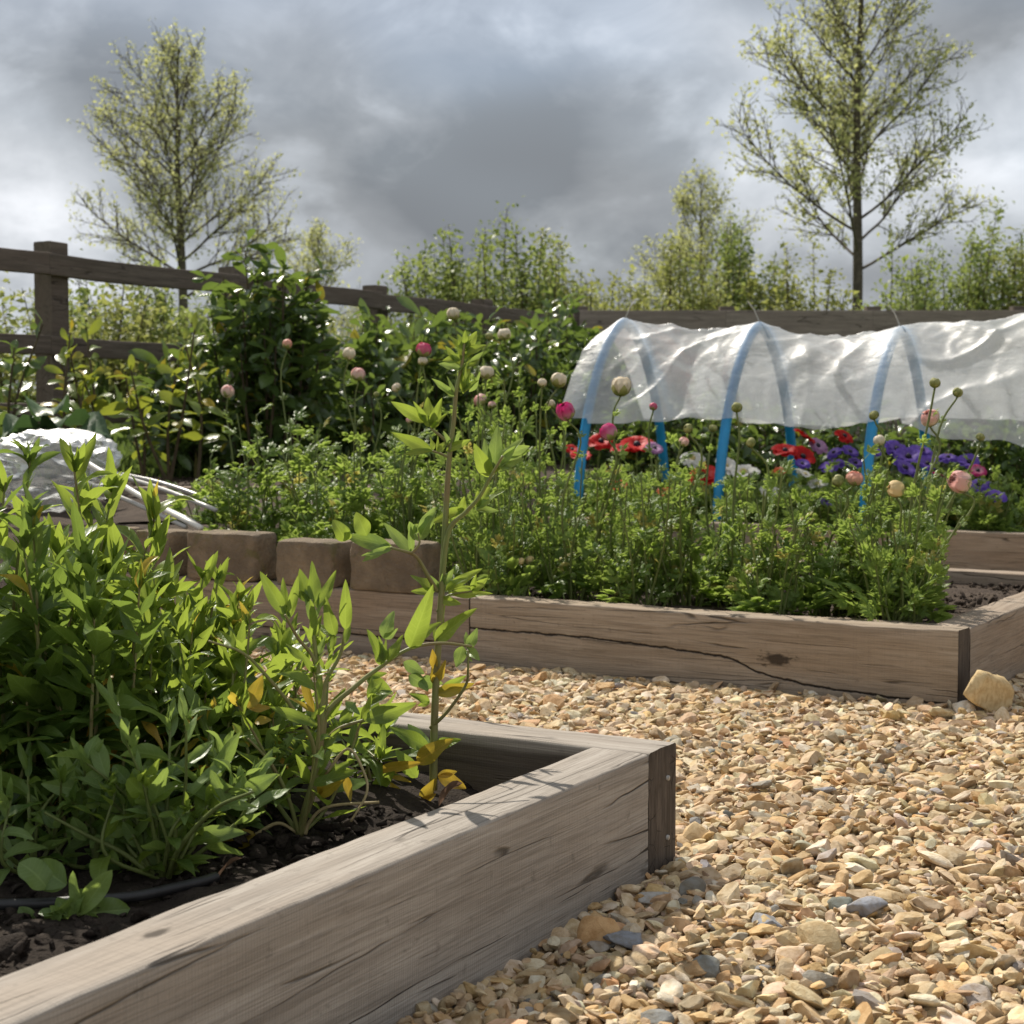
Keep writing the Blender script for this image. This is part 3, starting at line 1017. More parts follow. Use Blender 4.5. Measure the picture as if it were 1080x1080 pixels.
def gravel():
    r = np.random.default_rng(3)
    mb = MB()
    for layer, (pitch, zoff) in enumerate(((0.0125, -0.007), (0.020, -0.008), (0.0158, 0.0), (0.026, 0.006))):
        gx = np.arange(-2.0, 3.4, pitch)
        gy = np.arange(1.45, 6.9, pitch)
        X, Y = np.meshgrid(gx, gy)
        P = np.stack([X.ravel(), Y.ravel()], 1)
        P += r.uniform(-0.5, 0.5, P.shape) * pitch * 1.2
        keep = (np.abs(P[:, 0]) < P[:, 1] * 0.36 + 0.35)
        if layer == 0:
            keep &= P[:, 1] < 3.3
        far = P[:, 1] > 4.7
        keep &= ~(far & (r.random(len(P)) < 0.35))
        keep &= ~in_rect(P, P0 + np.array([0.0, 0.0]), -A, B, 2.7, 1.5)
        keep &= ~in_rect(P, Q0, A2, B2, BEDR + 0.12, 3.5)
        keep &= ~((P[:, 0] < -1.2) & (P[:, 1] > 4.9))
        P = P[keep]
        M_ = len(P)
        s = 0.0099 * np.exp(r.normal(size=M_) * 0.36)
        s = np.clip(s, 0.005, 0.025)
        if layer == 0:
            s *= 0.42
        if layer == 3:
            s *= 1.2
        T = np.zeros((M_, 3))
        T[:, :2] = P
        und = np.array([mnoise.noise(Vector((p[0] * 2.2, p[1] * 2.2, 0))) for p in P]) * 0.010
        T[:, 2] = zoff + und + r.normal(size=M_) * 0.0035
        ang = r.random(M_) * 2 * PI
        d = np.stack([np.cos(ang), np.sin(ang), r.normal(size=M_) * 0.34], 1)
        up = np.stack([r.normal(size=M_) * 0.5, r.normal(size=M_) * 0.5, np.ones(M_)], 1)
        R = frames(d, up) * s[:, None, None]
        ci = r.choice(len(STONE_COL), M_, p=STONE_P)
        c = STONE_COL[ci] * np.array([0.98, 0.955, 0.90]) * (1 + r.normal(size=(M_, 1)) * 0.13) * (1 + r.normal(size=(M_, 3)) * 0.03)
        hi = (P[:, 1] < 2.8) & (layer > 1)
        k = r.integers(0, 12, M_)
        for q in range(12):
            sel = hi & (k == q)
            mb.many(STONES_HI[q], R[sel], T[sel], c[sel])
            sel = ~hi & (k == q)
            mb.many(STONES_LO[q], R[sel], T[sel], c[sel])
    return tag(mb.build('gravel', M['stone'], smooth=False), kind='stuff')


gravel()


def single_stone(name, loc, size, col, seed, label, cat, rz=0.0, flat=None, sub=4):
    v, f, _ = stone_tpl(sub, seed)
    v = np.array(v)
    v += 0.03 * np.array([mnoise.noise_vector(Vector(x * 4.0 + seed)) for x in v]) + 0.014 * np.array([mnoise.noise_vector(Vector(x * 11.0 + seed)) for x in v])
    mb = MB()
    mb.raw(v * np.asarray(size), f, np.tile(col, (len(v), 1)))
    o = mb.build(name, M['stone'])
    o.location = Vector([float(c) for c in loc])
    o.rotation_euler = (0.1, -0.1, rz)
    return tag(o, label, cat)


c = onz(1036, 752, 0.0)
single_stone('rock', (c[0] - 0.005, c[1] - 0.03, 0.06), (0.085, 0.07, 0.10), (0.60, 0.46, 0.25), 21, 'large honey-coloured rock leaning on the corner of the long bed', 'rock', 0.6)
c = onz(1010, 752, 0.0)
single_stone('flint', (c[0], c[1] - 0.05, 0.015), (0.05, 0.04, 0.055), (0.72, 0.68, 0.6), 22, 'jagged white flint at the foot of the honey-coloured rock', 'stone', 1.2)
c = onz(968, 742, 0.0)
single_stone('stone', (c[0], c[1] - 0.02, 0.015), (0.035, 0.03, 0.045), (0.5, 0.42, 0.32), 23, 'blunt grey-brown stone propped against the foot of the long bed', 'stone', 0.2)
for k, (px, py, sz, colr, lab) in enumerate([
        (915, 958, 0.027, (.24, .25, .28), 'blue-grey angular stone lying on the tan gravel at lower right'),
        (806, 972, 0.026, (.20, .21, .23), 'long dark slate-like pebble lying flat on the gravel right of the near bed corner'),
        (657, 990, 0.036, (.19, .20, .22), 'black-grey flint in the shaded gravel below the near bed'),
        (872, 832, 0.023, (.33, .34, .37), 'pale blue-grey stone with a rough top in the middle of the gravel'),
        (990, 835, 0.020, (.25, .24, .25), 'small dark stone on the gravel near the right edge'),
        (690, 948, 0.030, (.34, .33, .31), 'smooth grey stone close to the foot of the near bed corner')]):
    c = onz(px, py, 0.012)
    single_stone('stone', c, (sz * 0.8, sz * 0.8, sz * 0.8), [x * 1.35 for x in colr], 31 + k, lab, 'stone', k * 1.3)

# ------------------------------------------------------------------ fences
FD = A
FP = np.array(atY(42, 300, 9.0)[:2])
FP = np.array([-2.615, 9.0])
FTOP = 1.70
ft = thing('rail_fence', (*(FP + 3 * FD), 0.37), 'dark post-and-rail timber fence with three rails running back along the shrubs', 'fence')
ts = [-1.7, 0.02, 1.67, 3.3, 4.85, 6.25]
for k, s in enumerate(ts):
    q = FP + s * FD
    timber('post', ft, q - np.array([0.07, 0.0]) + (0.05 if k == 1 else 0.0) * FD, FD, 0.13, 0.14, 0.2, FTOP + (0.04 if k != 1 else 0.05), [M['fence'], M['fence']], seed=20 + k, step=0.05, r=0.01)
nf = np.array([FD[1], -FD[0]])
for k in range(len(ts) - 1):
    for (zt, hh) in ((FTOP - 0.025, 0.125), (1.205, 0.11), (0.82, 0.11)):
        q0 = FP + ts[k] * FD - np.array([0.07, 0]) + nf * 0.045
        timber('rail', ft, q0 + 0.001 * FD, FD, ts[k + 1] - ts[k] - 0.002, 0.042, zt - hh, zt, [M['fence'], M['fence']], seed=40 + k, step=0.08, r=0.006, warp=0.008)
# board fence on the right
bfp = np.array([0.62, 14.42])
bf = thing('board_fence', (3.0, 14.4, 0.37), 'brown board fence with a flat top behind the plastic tunnel', 'fence')
for k in range(6):
    q = bfp + np.array([1.35 * k, 0.0])
    for j in range(5):
        z1 = 1.735 - j * 0.262
        timber('board', bf, q + np.array([0.001, 0.05]), (1, 0), 1.348, 0.03, z1 - 0.255, z1, [M['board'], M['board']], seed=60 + k * 5 + j, step=0.3, r=0.004)
    timber('post', bf, q + np.array([-0.05, 0.083]), (1, 0), 0.13, 0.12, 0.2, 1.775, [M['fence'], M['fence']], seed=90 + k, step=0.05, r=0.006)


# ------------------------------------------------------------------ trees and shrubs
def grow_tree(base, Ht, z_crown, spread, seed, label, mat_leaf, group=None, n_prim=46, leaf=0.06, dens=1.0, trunk_r=0.13, up=0.75, name='tree', forks=2, shape=None, twigmat='bark'):
    r = np.random.default_rng(seed)
    root = thing(name, base, label, 'tree', group)
    tb, lb = MB(), MB()
    lean = r.normal(size=2) * 0.015
    tz = np.linspace(0, Ht, 16)
    tr = np.stack([lean[0] * tz + 0.05 * np.sin(tz * 1.1 + seed) * tz / Ht, lean[1] * tz + 0.04 * np.cos(tz * 1.3) * tz / Ht, tz], 1)
    rad = trunk_r * (1 - tz / Ht) ** 0.8 + 0.006
    tb.tube(tr, rad, 8)
    leaders = [(tr, rad)]
    LP, LD = [], []

    def branch(p, d, L, r0, lvl):
        n = 8 if lvl == 0 else (5 if lvl == 1 else 3)
        pts = [p]
        d = d / np.linalg.norm(d)
        for i in range(n):
            d = d + r.normal(size=3) * (0.055, 0.09, 0.15)[lvl] + np.array([0, 0, up * 0.07])
            d /= np.linalg.norm(d)
            pts.append(pts[-1] + d * L / n)
        pts = np.array(pts)
        rr = r0 * (1 - np.linspace(0, 1, n + 1)) ** 0.7 + 0.003
        tb.tube(pts, rr, 5 if lvl < 2 else 3, cap=False)
        if lvl < 2:
            nk = int((7.0 if lvl == 0 else 8.0) * L) + (3 if lvl == 0 else 1)
            for k in range(nk):
                t = (0.22 if lvl == 0 else 0.15) + 0.80 * (k + r.random()) / nk
                i = min(n - 1, int(t * n))
                q = pts[i] + (pts[i + 1] - pts[i]) * (t * n - i)
                dd = (pts[i + 1] - pts[i])
                dd /= np.linalg.norm(dd)
                side = r.normal(size=3)
                side -= dd * (side @ dd)
                side /= np.linalg.norm(side)
                a = 0.50 + 0.35 * r.random()
                nd = dd * math.cos(a) + side * math.sin(a) + np.array([0, 0, 0.10])
                ln = L * (0.52 - 0.34 * t) * (0.6 + 0.7 * r.random()) + 0.10 if lvl == 0 else 0.12 + 0.20 * r.random()
                branch(q, nd, ln, r0 * 0.33, lvl + 1)
        if lvl == 2 and r.random() < dens:
            # a loose tuft of leaves towards the twig end
            for e in range(r.integers(3, 9)):
                LP.append(pts[-1] - d * L * 0.5 * r.random() + r.normal(size=3) * 0.06)
                LD.append(d * 0.5 + r.normal(size=3) + np.array([0, 0, -0.2]))

    for k in range(n_prim):
        f = (k + r.random()) / n_prim
        z = z_crown + (Ht * 0.97 - z_crown) * f ** 1.0
        i = min(14, int(z / Ht * 15))
        p = tr[i] + (tr[i + 1] - tr[i]) * (z / Ht * 15 - i)
        prof = shape(f) if shape else (1 - f) ** 0.75 * 0.95 + 0.10
        L = spread * prof * (0.75 + 0.4 * r.random())
        az = k * 2.39996 + r.normal() * 0.3
        el = 0.50 + 0.60 * f + r.normal() * 0.12
        d = np.array([math.cos(az) * math.cos(el), math.sin(az) * math.cos(el), math.sin(el)])
        branch(p, d, L, trunk_r * 0.24 * (1 - 0.6 * f), 0)
    LP, LD = np.array(LP), np.array(LD)
    s = leaf * np.exp(r.normal(size=len(LP)) * 0.3)
    R = frames(LD, r.normal(size=LP.shape) * 0.6 + np.array([0, 0, 1.0])) * s[:, None, None]
    lb.many(SMALL[0], R, LP, np.clip(0.5 + r.normal(size=len(LP)) * 0.28, 0, 1))
    tb.build('trunk', M[twigmat], root)
    lb.build('crown', M[mat_leaf], root)
    return root, len(LP)


def grow_bush(base, w, h, seed, label, mat_leaf, group, n_stem=26, leaf=0.05, dens=1.0, cat='shrub', name='shrub', wood='twig', tpl=None, fan=0.5, jit=0.03, minz=0.1, shoots=0.0):
    """many upright stems fanning out, each clothed in small leaves"""
    r = np.random.default_rng(seed)
    root = thing(name, base, label, cat, group)
    tb = MB()
    LP, LD = [], []
    for k in range(n_stem):
        az = r.random() * 2 * PI
        rad = w * 0.5 * math.sqrt(r.random())
        foot = np.array([math.cos(az), math.sin(az), 0]) * rad * 0.45
        hh = h * (1 - 0.45 * (rad / (w * 0.5)) ** 2) * (0.72 + 0.35 * r.random())
        wisp = r.random() < shoots
        if wisp:
            hh *= 0.98 + 0.14 * r.random()
        tip = np.array([math.cos(az), math.sin(az), 0]) * rad * (0.7 + fan) + np.array([r.normal() * 0.06 * w, r.normal() * 0.06 * w, hh])
        mid = (foot + tip) / 2 + np.array([math.cos(az), math.sin(az), 0]) * rad * 0.12 + r.normal(size=3) * 0.03 * w
        pts = bez([foot, mid, tip], 9)
        tb.tube(pts, np.linspace(0.010 * h / 1.5 + 0.004, 0.003, 9), 4, cap=False)
        nl = int(10 * dens * hh / 0.5 * (0.95 if shoots else 1.0))
        for q in range(nl):
            t = 0.1 + 0.9 * r.random() ** 0.8
            i = min(7, int(t * 8))
            p = pts[i] + (pts[i + 1] - pts[i]) * (t * 8 - i)
            if p[2] < minz * h:
                continue
            d0 = (pts[i + 1] - pts[i])
            d0 /= np.linalg.norm(d0)
            tw = r.normal(size=3)
            tw[2] = abs(tw[2]) * 0.6
            tw /= np.linalg.norm(tw)
            tl = (0.06 + 0.16 * r.random()) * (w / 1.0) ** 0.5 * ((1.25 - 0.6 * t) if shoots else 1.0)
            for e in range(r.integers(2, 6)):
                f = r.random()
                LP.append(p + tw * tl * f + r.normal(size=3) * jit)
                LD.append(tw * 0.8 + r.normal(size=3) * 0.7)
            if r.random() < 0.5:
                tb.tube([p, p + tw * tl], [0.0035, 0.002], 3, cap=False)
    LP, LD = np.array(LP), np.array(LD)
    s = leaf * np.exp(r.normal(size=len(LP)) * 0.28)
    R = frames(LD, r.normal(size=LP.shape) * 0.6 + np.array([0, 0, 1.0])) * s[:, None, None]
    at = np.clip(0.45 + r.normal(size=len(LP)) * 0.26, 0, 1)
    lb = MB()
    tp = tpl or SMALL
    ix = r.integers(0, len(tp), len(LP))
    for q in range(len(tp)):
        lb.many(tp[q], R[ix == q], LP[ix == q], at[ix == q])
    tb.build('stem', M[wood], root)
    lb.build('foliage', M[mat_leaf], root)
    return root


def gp(px, Y):
    x = (px - 540) / F * Y
    return np.array([x, Y, ground_z(x, Y)])


TG = 'young trees in the field beyond the fence'
b_ = gp(197, 34)
grow_tree(b_, atY(197, 52, 34)[2] - b_[2], 2.9, 3.05, 5, 'full spreading tree in thin yellow spring leaf above the rail fence', 'tree', TG, n_prim=34, trunk_r=0.13, leaf=0.065, dens=0.75, shape=lambda f: (1 - f) ** 0.6 * 0.94 + 0.06, up=0.4)
b_ = gp(902, 29)
grow_tree(b_, atY(905, -170, 29)[2] - b_[2], 3.0, 3.1, 11, 'tallest tree, dark trunk and open crown cut by the top of the picture', 'tree', TG, n_prim=38, trunk_r=0.115, leaf=0.075, dens=0.7, shape=lambda f: (1 - f) ** 0.7 * 0.92 + 0.08, up=0.3)
b_ = gp(735, 40)
grow_tree(b_, atY(735, 186, 40)[2] - b_[2], 1.8, 2.3, 17, 'small thin tree beside the tallest tree, half its height', 'tree', TG, n_prim=26, trunk_r=0.075, leaf=0.075, dens=0.9, up=0.5)
b_ = gp(335, 40)
grow_tree(b_, atY(335, 248, 40)[2] - b_[2], 1.0, 2.3, 23, 'low bushy tree peeping over the rail fence right of the spreading tree', 'tree', TG, n_prim=20, trunk_r=0.06, leaf=0.075, dens=0.9, up=0.5)

HG = 'hedge shrubs beyond the fence'
hed = [  # px, depth, width, top px y, mat, label
    (90, 14, 1.8, 300, 'hedge2', 'yellow-green hedge shrub seen through the first gap of the rail fence'),
    (155, 15, 2.0, 296, 'hedge', 'dense hedge shrub under the spreading tree, seen between the rails'),
    (225, 16, 1.8, 318, 'hedge', 'hedge shrub behind the second fence post, low and dark'),
    (300, 17, 1.8, 318, 'hedge2', 'pale hedge shrub just behind the tall laurel'),
    (462, 19, 1.5, 262, 'hedge', 'upright hedge shrub left of the tallest hedge shrub'),
    (525, 19, 1.7, 226, 'hedge', 'tallest hedge shrub, its bright shoots standing over the laurels'),
    (590, 20, 1.5, 262, 'hedge2', 'hedge shrub with pointed shoots at the fence corner'),
    (655, 22, 1.8, 285, 'hedge2', 'low hedge shrub just right of the fence corner'),
    (712, 22, 1.6, 262, 'hedge2', 'hedge shrub at the foot of the small thin tree'),
    (775, 23, 2.0, 252, 'hedge', 'broad hedge shrub left of the dark trunk'),
    (840, 22, 1.7, 268, 'hedge2', 'hedge shrub touching the dark trunk on its left'),
    (955, 22, 1.7, 272, 'hedge', 'hedge shrub right of the dark trunk'),
    (1015, 23, 2.0, 238, 'hedge', 'tall hedge shrub over the right end of the board fence'),
    (1085, 23, 1.8, 240, 'hedge2', 'hedge shrub cut by the right edge of the picture'),
]
for k, (px, Y, w, ty, mt, lab) in enumerate(hed):
    b = gp(px, Y)
    grow_bush(b, w, atY(px, ty, Y)[2] - b[2] + 0.1, 100 + k, lab, mt, HG, n_stem=52, leaf=0.066, dens=1.45, jit=0.07, shoots=0.16)
grow_bush(gp(15, 14), 1.8, 1.5, 131, 'hedge shrub behind the heavy fence post at the left edge', 'hedge', HG, n_stem=36, leaf=0.06, dens=1.1, jit=0.05)

# laurels
LG = 'glossy laurels along the fence'
lau = [
    (232, 9.3, 0.8, 345, 0), (280, 9.0, 0.60, 232, 0), (340, 9.8, 1.0, 335, 0), (405, 10.3, 1.1, 318, 0), (470, 10.8, 1.15, 312, 0), (535, 11.3, 1.2, 300, 0), (600, 12.2, 1.0, 322, 0),
]
laul = ['short laurel between the young yellow laurels and the tallest laurel', 'tallest glossy laurel, reaching above the top fence rail', 'dark laurel right of the tallest laurel with white glints on its leaves',
        'broad laurel covering the third fence post', 'dark laurel behind the cream and pink flower buds', 'laurel below the tallest hedge shrub', 'laurel at the fence corner beside the plastic tunnel']
for k, (px, Y, w, ty, _) in enumerate(lau):
    b = gp(px, Y)
    grow_bush(b, w, atY(px, ty, Y)[2] - b[2] - 0.08, 200 + k, laul[k], 'laurel', LG, n_stem=27, leaf=0.115, dens=0.95 if k == 1 else 1.1, tpl=LAUREL, name='laurel_shrub', fan=0.4, jit=0.02, minz=0.02)
for k, (px, Y, w, h, lab) in enumerate([(690, 10.6, 1.1, 0.62, 'low dark shrub behind the left half of the plastic tunnel'), (775, 10.4, 1.1, 0.62, 'low dark shrub seen under the middle of the tunnel sheet'),
                                       (860, 10.2, 1.1, 0.6, 'low dark shrub behind the third blue hoop'), (950, 10.0, 1.1, 0.6, 'low dark shrub behind the purple flowers'), (1040, 10.0, 1.1, 0.6, 'low dark shrub behind the right end of the tunnel')]):
    b = gp(px, Y)
    grow_bush(b, w, h, 230 + k, lab, 'laurel', 'low shrubs behind the tunnel', n_stem=30, leaf=0.09, dens=1.6, tpl=LAUREL, name='shrub', fan=0.4, jit=0.02, minz=0.0)


def young_laurel(px, Y, ty, seed, label, n=2, leaf=0.142, mat='laurel_young', lean=(0, 0), step=0.036, start=0.32):
    r = np.random.default_rng(seed)
    b = gp(px, Y)
    root = thing('young_laurel', b, label, 'shrub', 'young laurels by the fence')
    h = atY(px, ty, Y)[2] - b[2]
    sb, lb = MB(), MB()
    for k in range(n):
        hh = h * (1 if k == 0 else 0.6 + 0.3 * r.random())
        tip = np.array([r.normal() * 0.09 + lean[0], r.normal() * 0.08 + lean[1], hh])
        pts = bez([np.array([0, 0, 0]), tip * 0.5 + np.array([r.normal() * 0.03, r.normal() * 0.03, 0]), tip], 14)
        sb.tube(pts, np.linspace(0.011, 0.004, 14), 6, cap=False)
        nl = int(hh * (1 - start) / step)
        for q in range(nl):
            t = start + (1 - start) * q / max(1, nl - 1)
            i = min(12, int(t * 13))
            p = pts[i] + (pts[i + 1] - pts[i]) * (t * 13 - i)
            az = q * 2.4 + r.normal() * 0.3
            el = 0.2 + 0.75 * t ** 3 + r.normal() * 0.45
            d = np.array([math.cos(az) * math.cos(el), math.sin(az) * math.cos(el), math.sin(el)])
            s = leaf * (0.75 + 0.5 * r.random()) * (1 - 0.35 * t ** 4)
            lb.many(LAUREL[r.integers(3)], frames(d[None], np.array([[0, -0.35, 0.8]]) + r.normal(size=(1, 3)) * 0.45) * s * np.array([1, 1.05, 1])[None, None], p[None], np.array([np.clip(0.35 + 0.45 * t + r.normal() * 0.2, 0, 1)]))
    sb.build('stem', M['twig'], root)
    lb.build('foliage', M[mat], root)


young_laurel(112, 7.9, 345, 1, 'young laurel with a bent bare stem and yellow-green leaves near the white sheeting', 3, lean=(-0.14, 0))
young_laurel(75, 7.8, 352, 2, 'young laurel at the left edge with lighter drooping leaves', 3)
young_laurel(178, 8.1, 350, 3, 'young laurel with yellow tips in front of the middle rail', 3)
young_laurel(208, 8.3, 358, 4, 'slim young laurel with yellow leaves beside the short dark laurel', 2)
young_laurel(152, 8.6, 392, 5, 'small young laurel half hidden between its two yellow neighbours', 2)
young_laurel(18, 7.6, 340, 6, 'young laurel cut by the left edge of the picture', 3, mat='laurel')

# big-leaved vegetable at the left edge
b = gp(48, 7.2)
cab = thing('cabbage_plant', b, 'large dull green cabbage-like plant at the left edge above the white sheeting', 'plant')
lb, sb = MB(), MB()
sb.tube(bez([(0, 0, 0), (0.01, 0, 0.2), (0, 0, 0.42)], 6), np.linspace(0.018, 0.012, 6), 7)
BIG = leaf_tpl(0.36, 10, 6, 1.1, 0.25, 'oval', 0.5, 0.2, 4)
for k in range(11):
    az = k * 2.4
    el = 0.6 - 0.08 * (k % 5)
    d = np.array([math.cos(az) * math.cos(el), math.sin(az) * math.cos(el), math.sin(el)])
    lb.one(BIG, frames(d[None], np.array([[0, 0, 1.0]]))[0] * (0.22 + 0.05 * (k % 3)), np.array([0, 0, 0.22 + 0.02 * k]), 0.3 + 0.06 * k)
sb.build('stem', M['stem'], cab)
lb.build('foliage', M['big'], cab)

# ------------------------------------------------------------------ plastic tunnel
hp = {1: T3 + 1.60 * B, 2: T3 + 0.779 * B, 3: T3, 4: T3 - 0.82 * B}
htop = {1: 1.275, 2: 1.228, 3: 1.178, 4: 1.26}
TW = 1.14
HPZ, HPW = 1.08, 1.22
tun = thing('plastic_tunnel', (*(T3 + 0.5 * TW * A + 0.4 * B), 0.155), 'clear plastic sheet draped over blue hoops above the flower bed', 'tunnel')


def hoop_pt(h, u):
    """u 0..1 around the arch, front leg to back leg"""
    a = PI * (1 - u)
    w = 0.5 * TW * (1 + math.copysign(abs(math.cos(a)) ** HPW, math.cos(a)))
    z = 0.15 + (htop[h] - 0.15) * (max(0.0, math.sin(a)) ** HPZ)
    p = hp[h] + A * w
    return np.array([p[0], p[1], z])


for h in (1, 2, 3, 4):
    mb = MB()
    mb.tube([hoop_pt(h, u) for u in np.linspace(0, 1, 40)], 0.027, 10)
    mb.build('hoop', M['pipe_blue'], tun, origin=tun.location)
    bpy.context.view_layer.objects.active = None


def cover():
    mb = MB()
    ns, nt = 220, 120
    order = [1, 2, 3, 4]
    base = {1: -1.60, 2: -0.779, 3: 0.0, 4: 0.82}
    smin, smax = -1.74, 1.5
    V, U = [], []
    knots = [base[k] for k in order]
    tops = [htop[k] for k in order]

    def topz(s):
        if s <= knots[0]:
            return tops[0] - (knots[0] - s) * 0.5
        if s >= knots[-1]:
            return tops[-1]
        for i in range(3):
            if knots[i] <= s <= knots[i + 1]:
                f = (s - knots[i]) / (knots[i + 1] - knots[i])
                sag = 0.055 * math.sin(PI * f) ** 0.8 * (1 if i != 2 else 0.2)
                return tops[i] * (1 - f) + tops[i + 1] * f - sag
        return tops[-1]
    for i in range(ns + 1):
        s = smin + (smax - smin) * i / ns
        near = min(abs(s - k) for k in knots)
        slack = min(1.0, near / 0.28)
        tz = topz(s)
        # hem height along the front and back
        fz = 0.70 + 0.02 * math.sin(s * 5.0) + 0.05 * mnoise.noise(Vector((s * 4, 1, 0))) - 0.11 * smooth(-0.6, 0.9, s) + (0.03 if abs(s) < 0.15 else 0)
        bz = 0.70 + 0.02 * math.sin(s * 4.0 + 1)
        if s < knots[0] + 0.05:
            fz += 0.03
        for j in range(nt + 1):
            u = j / nt
            zf = ((fz - 0.15) / (tz - 0.15)) ** (1 / HPZ)
            a0 = math.asin(min(1, zf))
            zb = ((bz - 0.15) / (tz - 0.15)) ** (1 / HPZ)
            a1 = math.asin(min(1, zb))
            a = (PI - a0) * (1 - u) + a1 * u
            cs = math.cos(a)
            w = 0.5 * TW * (1 + math.copysign(abs(cs) ** HPW, cs))
            sn = math.sin(a)
            z = 0.15 + (tz - 0.15) * sn ** HPZ
            # outward offset with folds running diagonally away from the hoops
            f1 = (1 - abs(mnoise.noise(Vector((s * 1.9 + u * 2.4, u * 2.0 - s * 0.9, 0.3)))) * 2.4)
            f2 = (1 - abs(mnoise.noise(Vector((s * 2.9 - u * 3.6, u * 3.0 + s, 2.1)))) * 2.6)
            f3 = mnoise.noise(Vector((s * 6, u * 7, 5)))
            off = 0.032 + slack * (0.034 * max(0, f1) ** 1.5 + 0.026 * max(0, f2) ** 2 + 0.004 * f3) - 0.036 * slack
            f4 = max(0.0, 1 - abs(mnoise.noise(Vector((s * 8 + u * 5, u * 9 - s * 2, 8.0)))) * 3.5)
            f5 = max(0.0, 1 - abs(mnoise.noise(Vector((s * 15 - u * 12, u * 16, 3.0)))) * 3.5)
            off += 0.004 * f4 * (0.3 + slack) + 0.0012 * f5
            off += 0.02 * (1 - sn) * mnoise.noise(Vector((s * 6, 9, u * 2)))
            # end flap flares outwards
            flare = 0.17 * smooth(knots[0] + 0.25, knots[0] - 0.1, s) * max(0.0, 1 - sn) if s < knots[0] + 0.25 else 0.0
            P2 = T3 - s * B + A * w + A * cs * (off + flare)
            V.append((P2[0], P2[1], z + off * sn))
            U.append((s, u, 0))
    m = nt + 1
    i = np.arange(ns)[:, None] * m
    j = np.arange(nt)[None]
    q = np.stack([i + j, i + m + j, i + m + 1 + j, i + j + 1], -1).reshape(-1, 4)
    mb.raw(V, q, U)
    mb.build('sheet', M['poly'], tun, origin=tun.location)


cover()
for h, (px, py) in ((1, (684, 328)), (2, (777, 327)), (3, (911, 332))):
    mb = MB()
    p = hoop_pt(h, 0.5) + np.array([0, 0, 0.05])
    q = p + np.array([{1: 0.06, 2: -0.07, 3: -0.07}[h], -0.03, 0.085])
    mb.tube([p + np.array([0, 0, -0.03]), (p + q) / 2, q], 0.0035, 5)
    mb.build('string', M['string'], tun, origin=tun.location)

# ------------------------------------------------------------------ crumpled sheeting and pipes at the left


def crumple():
    mb = MB()
    n = 90
    V = []
    c = atY(58, 496, 6.15)
    for i in range(n + 1):
        th = 2 * PI * i / n
        for j in range(n + 1):
            ph = PI * j / n
            d = np.array([math.cos(th) * math.sin(ph), math.sin(th) * math.sin(ph), math.cos(ph)])
            ax_ = Vector((0.80, -0.45, -0.30))
            al = d[0] * ax_[0] + d[1] * ax_[1] + d[2] * ax_[2]
            pe = Vector(d - al * np.array(ax_))
            f = 1.02 + 0.42 * (0.35 - abs(mnoise.noise(pe * 2.6 + Vector((al * 0.7, 3, 1))))) + 0.25 * (0.3 - abs(mnoise.noise(pe * 5.5 + Vector((al * 1.5, 8, 2))))) - 0.18 * max(0, al - 0.3)
            V.append(c + np.sign(d) * np.abs(d) ** 0.8 * np.array([0.225, 0.18, 0.135]) * f)
    m = n + 1
    i = np.arange(n)[:, None] * m
    j = np.arange(n)[None]
    q = np.stack([i + j, i + m + j, i + m + 1 + j, i + j + 1], -1).reshape(-1, 4)
    mb.raw(V, q)
    o = mb.build('plastic_sheet', M['poly_old'], origin=c)
    tag(o, 'crumpled bundle of clear plastic sheeting lying by the white pipes', 'sheeting')


crumple()
pipes = [((95, 490, 6.0), (212, 557, 5.28), 'brightest white pipe, its end lying on the mossy block'),
         ((112, 503, 6.0), (205, 551, 5.45), 'white pipe lying just left of the brightest pipe'),
         ((108, 516, 5.95), (196, 556, 5.35), 'lowest white pipe of the bunch, by the leaves'),
         ((120, 500, 6.1), (228, 538, 5.55), 'upper white pipe running towards the feathery plants'),
         ((110, 497, 6.2), (225, 528, 5.8), 'topmost greyish white pipe of the bunch')]
for k, (p0, p1, lab) in enumerate(pipes):
    a0, a1 = atY(*p0), atY(*p1)
    mb = MB()
    ext = (a0 - a1)
    mid = (a0 + a1) / 2 + np.array([0, 0, -0.01 + 0.006 * k])
    pts = bez([a0 + ext * 0.25, a0, mid, a1], 14)
    mb.tube(pts, 0.0082 if k else 0.0105, 10)
    o = mb.build('pipe', M['pipe_white'] if k == 0 else M['pipe_grey'], origin=a1)
    tag(o, lab, 'pipe', 'white plastic pipes by the sheeting')

# timber edge of the bed at the back left, soil and black fabric
g0 = onz(120, 515, 0.40)
BL = thing('raised_bed', (g0[0] + 0.5, g0[1] + 0.4, 0.3), 'low dark timber edged bed at the back left under the young laurels', 'raised bed', 'timber raised beds')
timber('sleeper', BL, g0[:2] - np.array([1.2, -0.1]), (1, 0.02), 2.6, 0.1, 0.18, 0.40, WOODB, seed=33)
patch('soil', g0[:2] + np.array([-1.2, 0.2]), np.array([1.0, 0.02]), 2.5, 1.7, 0.385, M['soil_dry'], 0.04, 0.05, 4, 3000)
mb = MB()
c = onz(190, 492, 0.41)
V, Fq = [], []
for i in range(13):
    for j in range(9):
        x, y = i / 12 - 0.5, j / 8 - 0.5
        V.append((c[0] + x * 0.62 + 0.05 * mnoise.noise(Vector((i * .5, j * .5, 1))), c[1] + y * 0.5 + 0.08 * mnoise.noise(Vector((i * .5, j * .5, 7))), 0.42 + 0.05 * abs(mnoise.noise(Vector((i * 0.6, j * 0.7, 2))))))
for i in range(12):
    for j in range(8):
        k = i * 9 + j
        Fq.append((k, k + 9, k + 10, k + 1))
mb.raw(V, Fq)
o = mb.build('weed_fabric', M['fabric'], origin=c)
